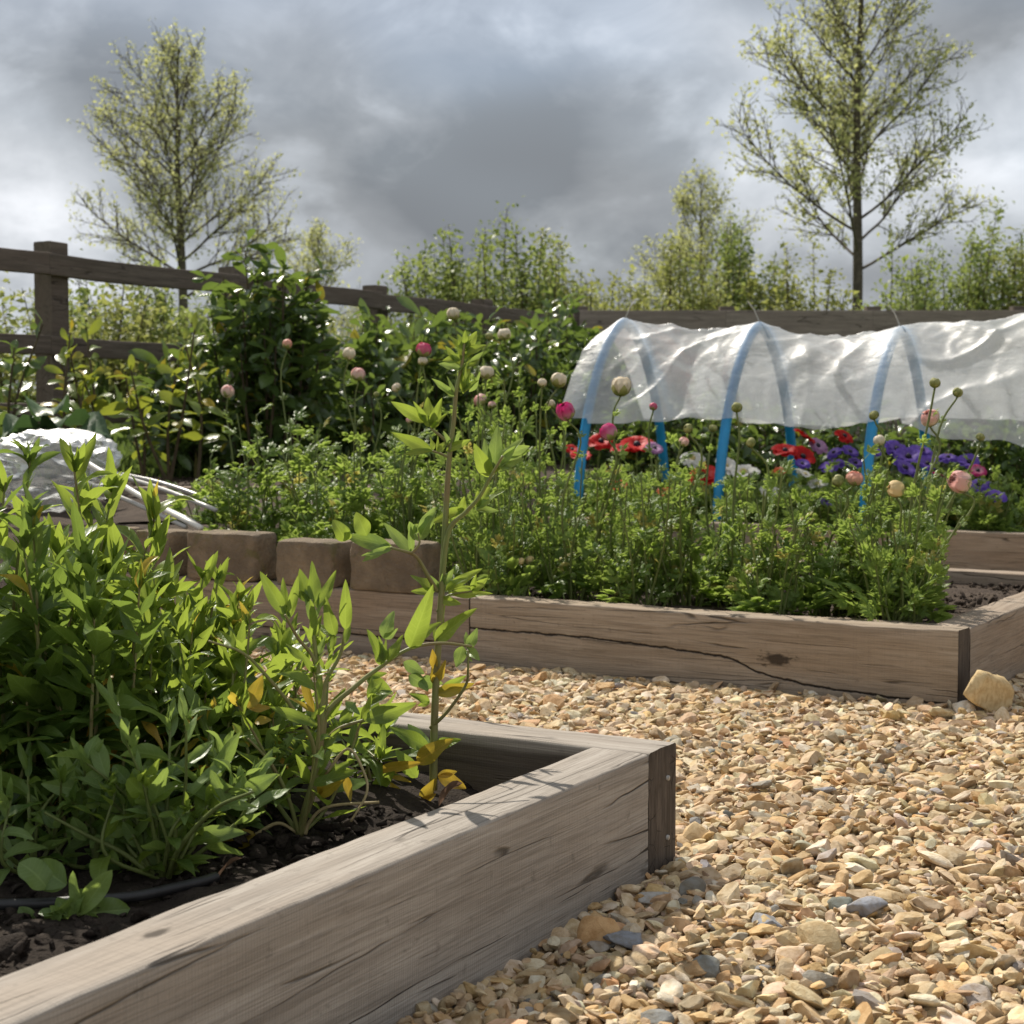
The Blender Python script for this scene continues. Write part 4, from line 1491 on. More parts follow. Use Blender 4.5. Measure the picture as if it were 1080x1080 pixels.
tag(o, 'rumpled black weed fabric on the soil under the young laurels', 'fabric')
sol = o.modifiers.new('s', 'SOLIDIFY')
sol.thickness = 0.003

# bare soil between the beds at the middle left
xs_, ys_ = np.linspace(-1.6, 0.9, 40), np.linspace(6.15, 10.6, 60)
V = [(x + (y - 6) * 0.12, y, ground_z(x + (y - 6) * 0.12, y) + 0.035 + 0.03 * mnoise.noise(Vector((x * 3, y * 3, 1)))) for x in xs_ for y in ys_]
i = np.arange(39)[:, None] * 60
j = np.arange(59)[None]
mb = MB()
mb.raw(V, np.stack([i + j, i + 60 + j, i + 61 + j, i + j + 1], -1).reshape(-1, 4))
tag(mb.build('soil', M['soil_dry']), kind='structure')

xs_, ys_ = np.linspace(-3.4, -1.0, 40), np.linspace(5.42, 7.45, 40)
V = [(x, y, ground_z(x, y) + 0.035 + 0.04 * mnoise.noise(Vector((x * 3, y * 3, 5)))) for x in xs_ for y in ys_]
i = np.arange(39)[:, None] * 40
j = np.arange(39)[None]
mb = MB()
mb.raw(V, np.stack([i + j, i + 40 + j, i + 41 + j, i + j + 1], -1).reshape(-1, 4))
tag(mb.build('soil', M['soil_dry']), kind='structure')

# rough grass by the fence
def grass(name, n, px0, px1, y0, y1, h, seed):
    r = np.random.default_rng(seed)
    Y = r.uniform(y0, y1, n)
    X = (r.uniform(px0, px1, n) - 540) / F * Y
    T = np.stack([X, Y, [ground_z(a, b) for a, b in zip(X, Y)]], 1)
    d = np.stack([r.normal(size=n) * 0.4, r.normal(size=n) * 0.4, np.ones(n)], 1)
    up = np.stack([r.normal(size=n), r.normal(size=n), np.zeros(n)], 1)
    s = h * np.exp(r.normal(size=n) * 0.3)
    R = frames(d, up) * s[:, None, None]
    mb = MB()
    k = r.integers(0, 3, n)
    for q in range(3):
        mb.many(BLADE[q], R[k == q], T[k == q], np.clip(0.45 + 0.25 * r.normal(size=(k == q).sum()), 0, 1))
    tag(mb.build(name, M['grass']), kind='stuff')


grass('grass', 9000, 20, 420, 9.0, 12.5, 0.14, 5)
grass('rough_grass', 14000, -40, 700, 12.5, 19, 0.42, 6)

# ------------------------------------------------------------------ flowers
def petal_tpl(w, cup, nu=5, nv=4, ruff=0.0, tipround=0.75):
    """petal from the base at the origin rising along +z, cupped towards the axis (-x side is the axis)"""
    V, UV, Fs = [], [], []
    for i in range(nu + 1):
        u = i / nu
        ww = w * (math.sin(PI * (0.12 + 0.80 * u)) ** tipround)
        for j in range(nv + 1):
            v = -1 + 2 * j / nv
            a = u * cup[1] + cup[0]
            V.append((u, v * ww, 0, v))
            UV.append((u, v))
    m = nv + 1
    for i in range(nu):
        for j in range(nv):
            Fs.append((i * m + j, (i + 1) * m + j, (i + 1) * m + j + 1, i * m + j + 1))
    return V, np.array(Fs, np.int32), np.array(UV)


def bud_mesh(mb, rad, openness, seed, squash=1.0, layers=4):
    """ranunculus head: overlapping round petals wrapped on a ball; centre at origin"""
    r = np.random.default_rng(seed)
    for L in range(layers):
        rr = rad * (0.62 + 0.38 * L / max(1, layers - 1))
        npet = 3 + L
        span = 1.15 + 0.1 * L
        lat1 = 1.45 - openness * 0.55 * L / layers - 0.05 * L
        for k in range(npet):
            az0 = 2 * PI * k / npet + L * 0.7 + r.normal() * 0.12
            nu, nv = 6, 6
            pv = 1 + r.normal() * 0.05
            V, UV, Fs = [], [], []
            for i in range(nu + 1):
                u = i / nu
                lat = -1.45 + (lat1 + 1.45) * u
                wid = span * math.sin(PI * (0.15 + 0.62 * u)) ** 0.7 * PI / npet * 1.5
                for j in range(nv + 1):
                    v = -1 + 2 * j / nv
                    az = az0 + v * wid / max(0.45, math.cos(lat) + 0.25)
                    lift = pv + 0.16 * u * abs(v) + 0.05 * u * math.sin(k * 2.3 + L) + openness * 0.25 * max(0, u - 0.6) * (L / layers)
                    la = lat - 0.18 * v * v * u
                    R_ = rr * lift * (1 + 0.02 * r.normal() * (i == nu))
                    V.append((R_ * math.cos(la) * math.cos(az), R_ * math.cos(la) * math.sin(az), R_ * math.sin(la) * squash))
                    UV.append((u, v, r.random()))
            m = nv + 1
            for i in range(nu):
                for j in range(nv):
                    Fs.append((i * m + j, i * m + j + 1, (i + 1) * m + j + 1, (i + 1) * m + j))
            mb.raw(V, Fs, UV)


def calyx_mesh(mb, rad, seed, n=5, reach=0.35, squash=1.0):
    r = np.random.default_rng(seed)
    for k in range(n):
        az0 = 2 * PI * k / n
        V, UV, Fs = [], [], []
        for i in range(5):
            u = i / 4
            lat = -1.5 + (reach + 1.5) * u
            wid = 0.75 * (1 - u ** 2.2) + 0.04
            for j in (-1, 0, 1):
                az = az0 + j * wid
                R_ = rad * (1.045 + 0.10 * u)
                V.append((R_ * math.cos(lat) * math.cos(az), R_ * math.cos(lat) * math.sin(az), R_ * math.sin(lat) * squash))
                UV.append((u, j, r.random()))
        for i in range(4):
            for j in range(2):
                Fs.append((i * 3 + j, i * 3 + j + 1, (i + 1) * 3 + j + 1, (i + 1) * 3 + j))
        mb.raw(V, Fs, UV)


def place(o, parent, loc, tilt):
    o.parent = parent
    o.location = Vector([float(c) for c in loc])
    t = Vector([float(c) for c in tilt]).normalized()
    o.rotation_euler = t.to_track_quat('Z', 'Y').to_euler()


def foliage_cut(mb, sb, r, height, width, n_stem, leaf, tpls, per=7, base_leaves=14):
    """upright leafy stems with divided leaves, around the origin"""
    for k in range(n_stem):
        az = r.random() * 2 * PI
        rad = width * math.sqrt(r.random())
        foot = np.array([math.cos(az), math.sin(az), 0]) * rad * 0.4
        hh = height * (0.55 + 0.5 * r.random())
        tip = np.array([math.cos(az) * rad, math.sin(az) * rad, hh]) + np.array([r.normal() * 0.02, r.normal() * 0.02, 0])
        pts = bez([foot, (foot + tip) / 2 + r.normal(size=3) * 0.012, tip], 7)
        sb.tube(pts, np.linspace(0.0042, 0.002, 7), 5, cap=False)
        for q in range(per):
            t = 0.15 + 0.85 * (q + r.random()) / per
            i = min(5, int(t * 6))
            p = pts[i] + (pts[i + 1] - pts[i]) * (t * 6 - i)
            a2 = r.random() * 2 * PI
            el = 0.5 + 0.5 * r.random()
            d = np.array([math.cos(a2) * math.cos(el), math.sin(a2) * math.cos(el), math.sin(el)])
            s = leaf * (0.6 + 0.7 * r.random()) * (1.1 - 0.4 * t)
            mb.many(tpls[r.integers(len(tpls))], frames(d[None], r.normal(size=(1, 3)) * 0.4 + np.array([[0, 0, 1.0]])) * s, p[None], np.array([np.clip(0.5 + r.normal() * 0.25, 0, 1)]))
    for k in range(base_leaves):
        a2 = r.random() * 2 * PI
        el = 0.25 + 0.8 * r.random()
        d = np.array([math.cos(a2) * math.cos(el), math.sin(a2) * math.cos(el), math.sin(el)])
        p = np.array([r.normal() * width * 0.25, r.normal() * width * 0.25, 0.0])
        s = leaf * (1.1 + 0.7 * r.random())
        mb.many(tpls[r.integers(len(tpls))], frames(d[None], r.normal(size=(1, 3)) * 0.4 + np.array([[0, 0, 1.0]])) * s, p[None], np.array([np.clip(0.4 + r.normal() * 0.25, 0, 1)]))


SOILF = 0.155


def foliage_up(mb, sb, r, height, width, n_stem, leaf, tpls, per=7, base_leaves=7):
    """loose upright stems, each with rising divided leaves and a bare lower part"""
    for k in range(n_stem + 2):
        az = r.random() * 2 * PI
        rad = width * math.sqrt(r.random())
        foot = np.array([math.cos(az), math.sin(az), 0]) * rad * 0.35
        hh = height * (0.42 + 0.80 * r.random() ** 1.2)
        if k >= n_stem:
            hh = height * (1.25 + 0.3 * r.random())
            rad *= 1.2
        tip = np.array([math.cos(az) * rad, math.sin(az) * rad, hh]) + np.array([r.normal() * 0.035, r.normal() * 0.025, 0])
        pts = bez([foot, (foot + tip) / 2 + r.normal(size=3) * 0.014, tip], 9)
        sb.tube(pts, np.linspace(0.0046, 0.0022, 9), 5, cap=False)
        for q in range(per):
            t = 0.30 + 0.70 * (q + r.random()) / per
            i = min(7, int(t * 8))
            p = pts[i] + (pts[i + 1] - pts[i]) * (t * 8 - i)
            a2 = q * 2.4 + r.normal() * 0.4
            el = 0.65 + 0.6 * r.random()
            d = np.array([math.cos(a2) * math.cos(el), math.sin(a2) * math.cos(el), math.sin(el)])
            s = leaf * (0.55 + 0.8 * r.random()) * (1.15 - 0.45 * t)
            mb.many(tpls[r.integers(len(tpls))], frames(d[None], r.normal(size=(1, 3)) * 0.5 + np.array([[0, -0.4, 0.8]])) * s, p[None], np.array([np.clip(0.55 + r.normal() * 0.28, 0, 1)]))
    for k in range(base_leaves):
        a2 = r.random() * 2 * PI
        el = 0.5 + 0.7 * r.random()
        d = np.array([math.cos(a2) * math.cos(el), math.sin(a2) * math.cos(el), math.sin(el)])
        p = np.array([r.normal() * width * 0.25, r.normal() * width * 0.25, 0.0])
        s = leaf * (1.4 + 1.2 * r.random())
        mb.many(tpls[r.integers(len(tpls))], frames(d[None], r.normal(size=(1, 3)) * 0.4 + np.array([[0, 0, 1.0]])) * s, p[None], np.array([np.clip(0.5 + r.normal() * 0.25, 0, 1)]))

FGRP = 'ranunculus plants in the long bed'
FN = {'cream': 'cream', 'blush': 'blush pink', 'peach': 'peach', 'yellow': 'pale yellow', 'pink': 'deep pink', 'magenta': 'magenta', 'green': 'green'}
# each plant: depth into the bed r, label, flowers [(px, py, diameter px, colour, openness)]
RAN = [
    (0.95, 'flower stalk with a small round blush bud leaning left of the tall feathery clump', [(240, 413, 14, 'blush', 0.1)], 0.24),
    (1.05, 'tall thin stalk with a single peach bud against the laurels', [(303, 363, 11, 'peach', 0.1)], 0.30),
    (0.85, 'two cream and blush buds one above the other, left of the tall middle plant', [(368, 373, 14, 'cream', 0.1), (378, 395, 16, 'blush', 0.2), (397, 416, 6, 'green', 0)], 0.26),
    (0.60, 'ranunculus with a bright pink head over a small cream bud', [(447, 369, 17, 'pink', 0.2), (446, 381, 11, 'cream', 0), (418, 409, 10, 'cream', 0), (432, 443, 8, 'blush', 0)], 0.26),
    (1.15, 'stalk with one cream bud high against the dark laurels', [(478, 331, 14, 'cream', 0.2)], 0.28),
    (0.70, 'ranunculus with a cream bud and a blush bud just right of the tall middle plant', [(513, 393, 16, 'cream', 0.2), (507, 422, 15, 'blush', 0.2), (519, 427, 9, 'blush', 0)], 0.30),
    (0.80, 'ranunculus with the highest cream head on crossing stalks and a small round green bud', [(532, 353, 15, 'cream', 0.4), (516, 355, 9, 'green', 0)], 0.34),
    (0.45, 'ranunculus with a plump cream head left of the tunnel and two small buds', [(589, 401, 17, 'cream', 0.2), (572, 404, 10, 'cream', 0), (581, 426, 9, 'cream', 0)], 0.36),
    (0.32, 'ranunculus with an open magenta head below the left end of the tunnel', [(597, 434, 19, 'magenta', 0.5)], 0.40),
    (0.38, 'ranunculus with a half open magenta and pale head', [(642, 456, 18, 'magenta', 0.5)], 0.36),
    (0.55, 'stalk with a fat cream bud in spread green sepals in front of the tunnel sheet', [(655, 408, 21, 'cream', 0.6)], 0.36),
    (0.75, 'stalk with one small rosy bud in front of the tunnel sheet', [(689, 429, 9, 'pink', 0)], 0.36),
    (0.40, 'ranunculus with a blush bud and a greenish bud side by side under the tunnel hem', [(721, 466, 11, 'blush', 0), (726, 452, 11, 'green', 0)], 0.36),
    (0.85, 'stalk with a dull greenish bud close to the second blue hoop', [(752, 452, 9, 'green', 0)], 0.34),
    (0.50, 'stalk with a round green bud right of the second blue hoop', [(777, 430, 12, 'green', 0.1)], 0.38),
    (0.30, 'stalk with a spent drooping green head left of the red flowers', [(792, 467, 11, 'green', 0.4)], 0.36),
    (0.42, 'ranunculus with a round peach head in front of the third blue hoop', [(901, 505, 18, 'peach', 0.1), (884, 507, 14, 'green', 0)], 0.34),
    (0.30, 'ranunculus with an egg-shaped pale yellow head', [(945, 516, 19, 'yellow', 0.1)], 0.34),
    (0.65, 'stalk with a tiny green bud right of the third blue hoop', [(922, 438, 11, 'green', 0), (927, 465, 12, 'cream', 0.2)], 0.34),
    (0.38, 'ranunculus with a large pink-streaked cream head in front of the tunnel', [(981, 441, 21, 'blush', 0.3), (986, 404, 12, 'green', 0)], 0.36),
    (0.55, 'stalk with a bent neck and round green bud near the right edge', [(1010, 414, 11, 'green', 0.1)], 0.32),
    (0.25, 'ranunculus with a big ragged blush head hanging near the right edge', [(1013, 508, 24, 'blush', 0.6)], 0.28),
    (0.80, 'stalk with a small green bud at the right edge', [(1034, 461, 10, 'green', 0)], 0.28),
    (0.16, 'low ranunculus with a small orange-pink bud near the front timber', [(507, 577, 10, 'peach', 0)], 0.26),
    (0.18, 'low ranunculus with two tiny yellow-green buds near the front timber', [(550, 592, 8, 'yellow', 0), (559, 591, 10, 'yellow', 0)], 0.28),
]
CAL = {}


def ranunculus(r_in, label, flowers, fol_h, seed):
    r = np.random.default_rng(seed)
    px0 = min(955.0, np.mean([f[0] for f in flowers]) + r.normal() * 4)
    s = bed_s(px0, r_in)
    p = Q0 + s * B2 + r_in * A2
    base = np.array([p[0], p[1], SOILF])
    root = thing('ranunculus', base, label, 'flower', FGRP)
    sb, lb = MB(), MB()
    foliage_up(lb, sb, r, fol_h * (1.05 if np.mean([f[0] for f in flowers]) < 560 else 0.76), 0.12, 6, 0.092, CUT if seed % 2 else CUTB, 6, 6)
    for k, (px, py, dpx, colr, op) in enumerate(flowers):
        Y = p[1] + r.normal() * 0.03
        q = atY(px, py, Y) - base
        rad = dpx / 2 / F * Y * 0.90
        n1 = np.array([q[0] * 0.35 + r.normal() * 0.015, q[1] * 0.3 + r.normal() * 0.015, q[2] * 0.5])
        n2 = np.array([q[0] * 0.85 + r.normal() * 0.026, q[1], q[2] * 0.84])
        foot = np.array([r.normal() * 0.01, r.normal() * 0.01, 0])
        pts = bez([foot, n1, n2, q - np.array([0, 0, rad * 0.9])], 16)
        sb.tube(pts, np.linspace(0.0042, 0.0028, 16), 6)
        # a few small leaves up the flowering stem
        for t in (0.3, 0.42, 0.55, 0.68):
            i = int(t * 15)
            a2 = r.random() * 2 * PI
            d = np.array([math.cos(a2) * 0.6, math.sin(a2) * 0.6, 0.8])
            lb.many(CUT[r.integers(4)], frames(d[None], np.array([[0, 0, 1.0]])) * (0.10 - 0.07 * t), pts[i][None], np.array([0.5 + 0.2 * r.normal()]))
        fm = MB()
        sq = (0.82 + 0.16 * r.random()) if op < 0.5 else 1.05
        bud_mesh(fm, rad, max(op, 0.18), seed * 7 + k, sq)
        fo = fm.build('flower', PET[colr])
        tl = pts[-1] - pts[-2]
        place(fo, root, q, tl + r.normal(size=3) * 0.003)
        cm = MB()
        calyx_mesh(cm, rad, seed + k, 5, -0.35 + 0.3 * r.random() if op < 0.55 else 0.25, sq)
        cm.build('calyx', PET['green'], fo)
    sb.build('stem', M['stem'], root)
    lb.build('foliage', M['cut'], root)


for k, (r_in, lab, fl, fh) in enumerate(RAN):
    ranunculus(r_in, lab, fl, fh, 300 + k)

# leafy plants of the same bed without flowers
fill = []
rr = np.random.default_rng(44)
for (px0, px1, r0, r1, n, h0, h1) in ((480, 690, 0.2, 0.9, 8, 0.26, 0.40), (690, 780, 0.35, 0.6, 2, 0.2, 0.3), (800, 960, 0.18, 0.5, 6, 0.24, 0.36), (640, 700, 0.9, 1.3, 1, 0.22, 0.3), (480, 640, 0.9, 1.35, 4, 0.25, 0.35)):
    for k in range(n):
        fill.append((px0 + (px1 - px0) * (k + 0.3 + 0.4 * rr.random()) / n, r0 + (r1 - r0) * rr.random(), h0 + (h1 - h0) * rr.random()))
proto = []
for k in range(5):
    r = np.random.default_rng(500 + k)
    sb, lb = MB(), MB()
    foliage_up(lb, sb, r, 0.40, 0.15, 7, 0.098, CUT if k % 2 else CUTB, 7, 6)
    proto.append((sb, lb))
pm = None
PMESH = []
for k, (px, r_in, h) in enumerate(fill):
    s = bed_s(px, r_in)
    p = Q0 + s * B2 + r_in * A2
    root = thing('ranunculus', (p[0], p[1], SOILF), 'bushy feathery green plant without flowers in the long timber bed', 'plant', 'flowerless feathery plants in the long bed')
    root.rotation_euler.z = k * 1.7
    root.scale = (1, 1, (1.08 if px < 600 else 0.80) * h / 0.36 * (0.8, 1.15, 0.95, 1.25, 0.7)[k % 5])
    if k < 5:
        a = proto[k][0].build('stem', M['stem'], root)
        b = proto[k][1].build('foliage', M['cut'], root)
        PMESH.append((a, b))
    else:
        for src in PMESH[k % 5]:
            c = src.copy()
            COL.objects.link(c)
            c.parent = root

# broad parsley-like plants at the left of the long bed, behind the blocks
for k, (px, r_in, h, w, lab) in enumerate([
        (250, 0.55, 0.34, 0.15, 'parsley-like plant behind the mossy stone block'),
        (300, 0.75, 0.52, 0.17, 'tallest feathery plant, behind the gap between the stone blocks'),
        (350, 0.50, 0.36, 0.16, 'feathery plant behind the squat stone block'),
        (400, 0.60, 0.42, 0.16, 'feathery plant behind the right-hand stone block'),
        (450, 0.85, 0.40, 0.16, 'feathery plant behind the stem of the tall middle plant'),
        (225, 0.95, 0.24, 0.13, 'low feathery plant beside the ends of the white pipes'),
        (345, 1.15, 0.42, 0.16, 'feathery plant in the back row below the tall laurel'),
        (420, 1.2, 0.40, 0.16, 'feathery plant in the back row below the pink flower')]):
    r = np.random.default_rng(560 + k)
    s = bed_s(px, r_in)
    p = Q0 + s * B2 + r_in * A2
    root = thing('feathery_plant', (p[0], p[1], SOILF + 0.01), lab, 'plant', 'feathery plants behind the stone blocks')
    sb, lb = MB(), MB()
    foliage_cut(lb, sb, r, h * 1.22, w, 12, 0.145, CUT if k % 2 else CUTB, 7, 16)
    sb.build('stem', M['stem'], root)
    lb.build('foliage', M['cut'], root)

# small silvery plant
b = onz(222, 505, 0.30)
root = thing('silvery_plant', (b[0], 6.5, 0.30), 'small pale silvery plant at the edge of the bare soil', 'plant')
lb, sb = MB(), MB()
r = np.random.default_rng(9)
for k in range(16):
    az = r.random() * 6.28
    tip = np.array([math.cos(az) * 0.1, math.sin(az) * 0.1, 0.16 + 0.1 * r.random()])
    pts = bez([(0, 0, 0), tip * 0.5 + np.array([0, 0, 0.02]), tip], 6)
    sb.tube(pts, 0.003, 4)
    for q in range(10):
        d = r.normal(size=3) + np.array([0, 0, 0.6])
        lb.many(OVAL[q % 4], frames(d[None], np.array([[0, 0, 1.0]])) * 0.04, pts[min(5, 1 + q // 2)][None], np.array([r.random()]))
sb.build('stem', M['stem'], root)
lb.build('foliage', M['silver'], root)


# --- anemones in the tunnel bed
def anemone_mesh(mb, rad, seed, op):
    r = np.random.default_rng(seed)
    for L in range(2):
        n = 7
        for k in range(n):
            az0 = 2 * PI * (k + 0.5 * L) / n + r.normal() * 0.1
            V, UV, Fs = [], [], []
            ln = rad * (1.0 - 0.12 * L) * (0.9 + 0.2 * r.random())
            for i in range(6):
                u = i / 5
                el = 1.15 - op * 1.0 * u + 0.15 * L + r.normal() * 0.02
                w = ln * 0.52 * math.sin(PI * (0.1 + 0.78 * u)) ** 0.8
                for j in (-1, -0.5, 0, 0.5, 1):
                    x = ln * u * math.cos(el * 0.75)
                    z = ln * u * math.sin(el * 0.75) + abs(j) * w * 0.22
                    y = j * w
                    V.append((x * math.cos(az0) - y * math.sin(az0), x * math.sin(az0) + y * math.cos(az0), z))
                    UV.append((u, j, r.random()))
            for i in range(5):
                for j in range(4):
                    Fs.append((i * 5 + j, (i + 1) * 5 + j, (i + 1) * 5 + j + 1, i * 5 + j + 1))
            mb.raw(V, Fs, UV)


AN = [
    (613, 478, 22, 'red', 'red anemone at the left end of the tunnel bed'),
    (603, 472, 16, 'red', 'small red anemone tucked against the first blue hoop'),
    (634, 462, 24, 'red', 'red anemone half behind the magenta head'),
    (672, 465, 34, 'red', 'largest red anemone under the left bay of the tunnel'),
    (655, 470, 20, 'red', 'red anemone touching the largest red one on its left'),
    (652, 510, 20, 'orange', 'rusty red flower low in the foliage under the left bay'),
    (701, 518, 18, 'orange', 'faded rusty flower low in front of the second hoop'),
    (742, 498, 30, 'red', 'deep red anemone hanging against the second blue hoop'),
    (690, 470, 18, 'lilac', 'pale lilac flower right of the largest red anemone'),
    (730, 480, 26, 'white', 'white anemone under the tunnel left of the second hoop'),
    (784, 494, 34, 'white', 'broad white flower right of the second hoop'),
    (765, 488, 22, 'white', 'white flower peeping out behind the second hoop'),
    (828, 472, 26, 'red', 'red anemone on the left of the red group in the middle bay'),
    (848, 457, 24, 'red', 'upper red anemone of the group in the middle bay'),
    (846, 478, 26, 'red', 'lower red anemone of the group in the middle bay'),
    (822, 496, 14, 'orange', 'small orange-red flower below the red group'),
    (890, 457, 19, 'red', 'single red anemone left of the third blue hoop'),
    (862, 467, 20, 'lilac', 'pale violet flower right of the red group'),
    (880, 475, 16, 'purple', 'small purple anemone left of the third hoop, upper of two'),
    (878, 488, 26, 'purple', 'large purple anemone left of the third hoop, lower of two'),
    (896, 474, 18, 'purple', 'purple anemone close to the third hoop'),
    (902, 486, 18, 'purple', 'purple anemone touching the third hoop'),
    (846, 487, 16, 'purple', 'violet anemone just below the red group'),
    (920, 474, 18, 'purple', 'purple anemone just right of the third hoop'),
    (945, 470, 26, 'purple', 'purple anemone at the top of the purple mass'),
    (958, 478, 28, 'purple', 'purple anemone in the middle of the purple mass'),
    (953, 490, 28, 'purple', 'lowest purple anemone of the purple mass'),
    (972, 472, 24, 'purple', 'purple anemone at the right of the purple mass'),
    (978, 486, 22, 'purple', 'purple anemone behind the pink-streaked cream head'),
    (1000, 480, 20, 'purple', 'violet anemone beyond the bent green bud stalk'),
    (1022, 484, 22, 'purple', 'violet anemone left of the small magenta flower'),
    (1031, 494, 18, 'magenta', 'small magenta flower at the right edge among violet ones'),
    (1033, 508, 26, 'purple', 'deep violet anemone below the small magenta flower'),
    (871, 527, 14, 'purple', 'small dark violet bud low in the foliage'),
    (855, 520, 18, 'white', 'white and violet flower low in the foliage'),
    (862, 508, 22, 'white', 'creamy white flower left of the peach head'),
    (812, 516, 20, 'white', 'white flower low between the second and third hoops'),
    (848, 498, 22, 'white', 'white flower under the red group'),
    (1050, 520, 22, 'purple', 'violet anemone beyond the right edge of the bed view'),
    (990, 500, 14, 'magenta', 'thin pink flower right of the purple mass'),
]


def tun_s(px, r):
    k = (px - 540) / F
    base = TBp + r * A
    s0, s1 = -4.0, 5.0
    for _ in range(50):
        mid = 0.5 * (s0 + s1)
        p = base + mid * B
        if p[0] - k * (p[1] * cp + 0.5 * sp) > 0:
            s0 = mid
        else:
            s1 = mid
    return base + s0 * B


for k, (px, py, dpx, colr, lab) in enumerate(AN):
    r = np.random.default_rng(700 + k)
    r_in = 0.22 + 0.75 * max(0, min(1, (520 - py) / 60)) + r.normal() * 0.06
    p = tun_s(px, r_in)
    base = np.array([p[0], p[1], 0.155])
    root = thing('anemone', base, lab, 'flower', 'anemones in the tunnel bed')
    q = atY(px, py, p[1]) - base
    rad = dpx / 2 / F * p[1] * 1.1
    sb, lb, fm, em = MB(), MB(), MB(), MB()
    pts = bez([(0, 0, 0), q * 0.5 + np.array([r.normal() * 0.02, r.normal() * 0.02, 0]), q], 8)
    sb.tube(pts, 0.0045, 5)
    foliage_cut(lb, sb, r, 0.24, 0.13, 6, 0.11, CUT, 5, 12)
    anemone_mesh(fm, rad, 800 + k, 0.75 + 0.5 * r.random())
    fo = fm.build('flower', PET[colr])
    place(fo, root, q - np.array([0, 0, rad * 0.4]), (r.normal() * 0.3, -0.55 + r.normal() * 0.25, 1))
    v, f = ico(2)
    em.raw(v * rad * 0.22 + np.array([0, 0, rad * 0.22]), f)
    em.build('eye', M['eye'] if colr not in ('white',) else PET['yellow'], fo)
    sb.build('stem', M['stem'], root)
    lb.build('foliage', M['cut'], root)
# leafy clumps in the tunnel bed
PM3 = []
for k in range(22):
    p = tun_s(600 + 480 * (k + 0.5) / 22, 0.2 + 0.25 * (k % 4))
    root = thing('leafy_clump', (p[0], p[1], 0.15), 'low clump of feathery leaves between the tunnel bed flowers', 'plant', 'leafy clumps in the tunnel bed')
    root.rotation_euler.z = k * 1.3
    if k < 3:
        r = np.random.default_rng(900 + k)
        sb, lb = MB(), MB()
        foliage_cut(lb, sb, r, 0.30, 0.2, 12, 0.12, CUT, 6, 20)
        PM3.append((sb.build('stem', M['stem'], root), lb.build('foliage', M['cut'], root)))
    else:
        for src in PM3[k % 3]:
            c = src.copy()
            COL.objects.link(c)
            c.parent = root

# ------------------------------------------------------------------ near bed plants
SOILN = 0.125


def chord(t, bend):
    a = bend / 2
    v = t[0].copy()
    x = v[:, 0] * math.cos(a) - v[:, 2] * math.sin(a)
    z = v[:, 0] * math.sin(a) + v[:, 2] * math.cos(a)
    v[:, 0], v[:, 2] = x, z
    return v / x.max() * np.array([1, 1, 1]), t[1], t[2]


HB = (0.35, -0.3, 0.7, 0.15)
HERO = {'l': [chord(leaf_tpl(0.18, 14, 6, b, 0.32, 'lance', 0.22, 0.3 * (k - 1), k), b) for k, b in enumerate(HB)],
        'o': [chord(leaf_tpl(0.24, 14, 6, b, 0.28, 'oval', 0.22, 0.3 * (k - 1), k), b) for k, b in enumerate(HB)]}
for kk in HERO:
    HERO[kk] = [(t, float(np.abs(t[0][:, 1]).max())) for t in HERO[kk]]


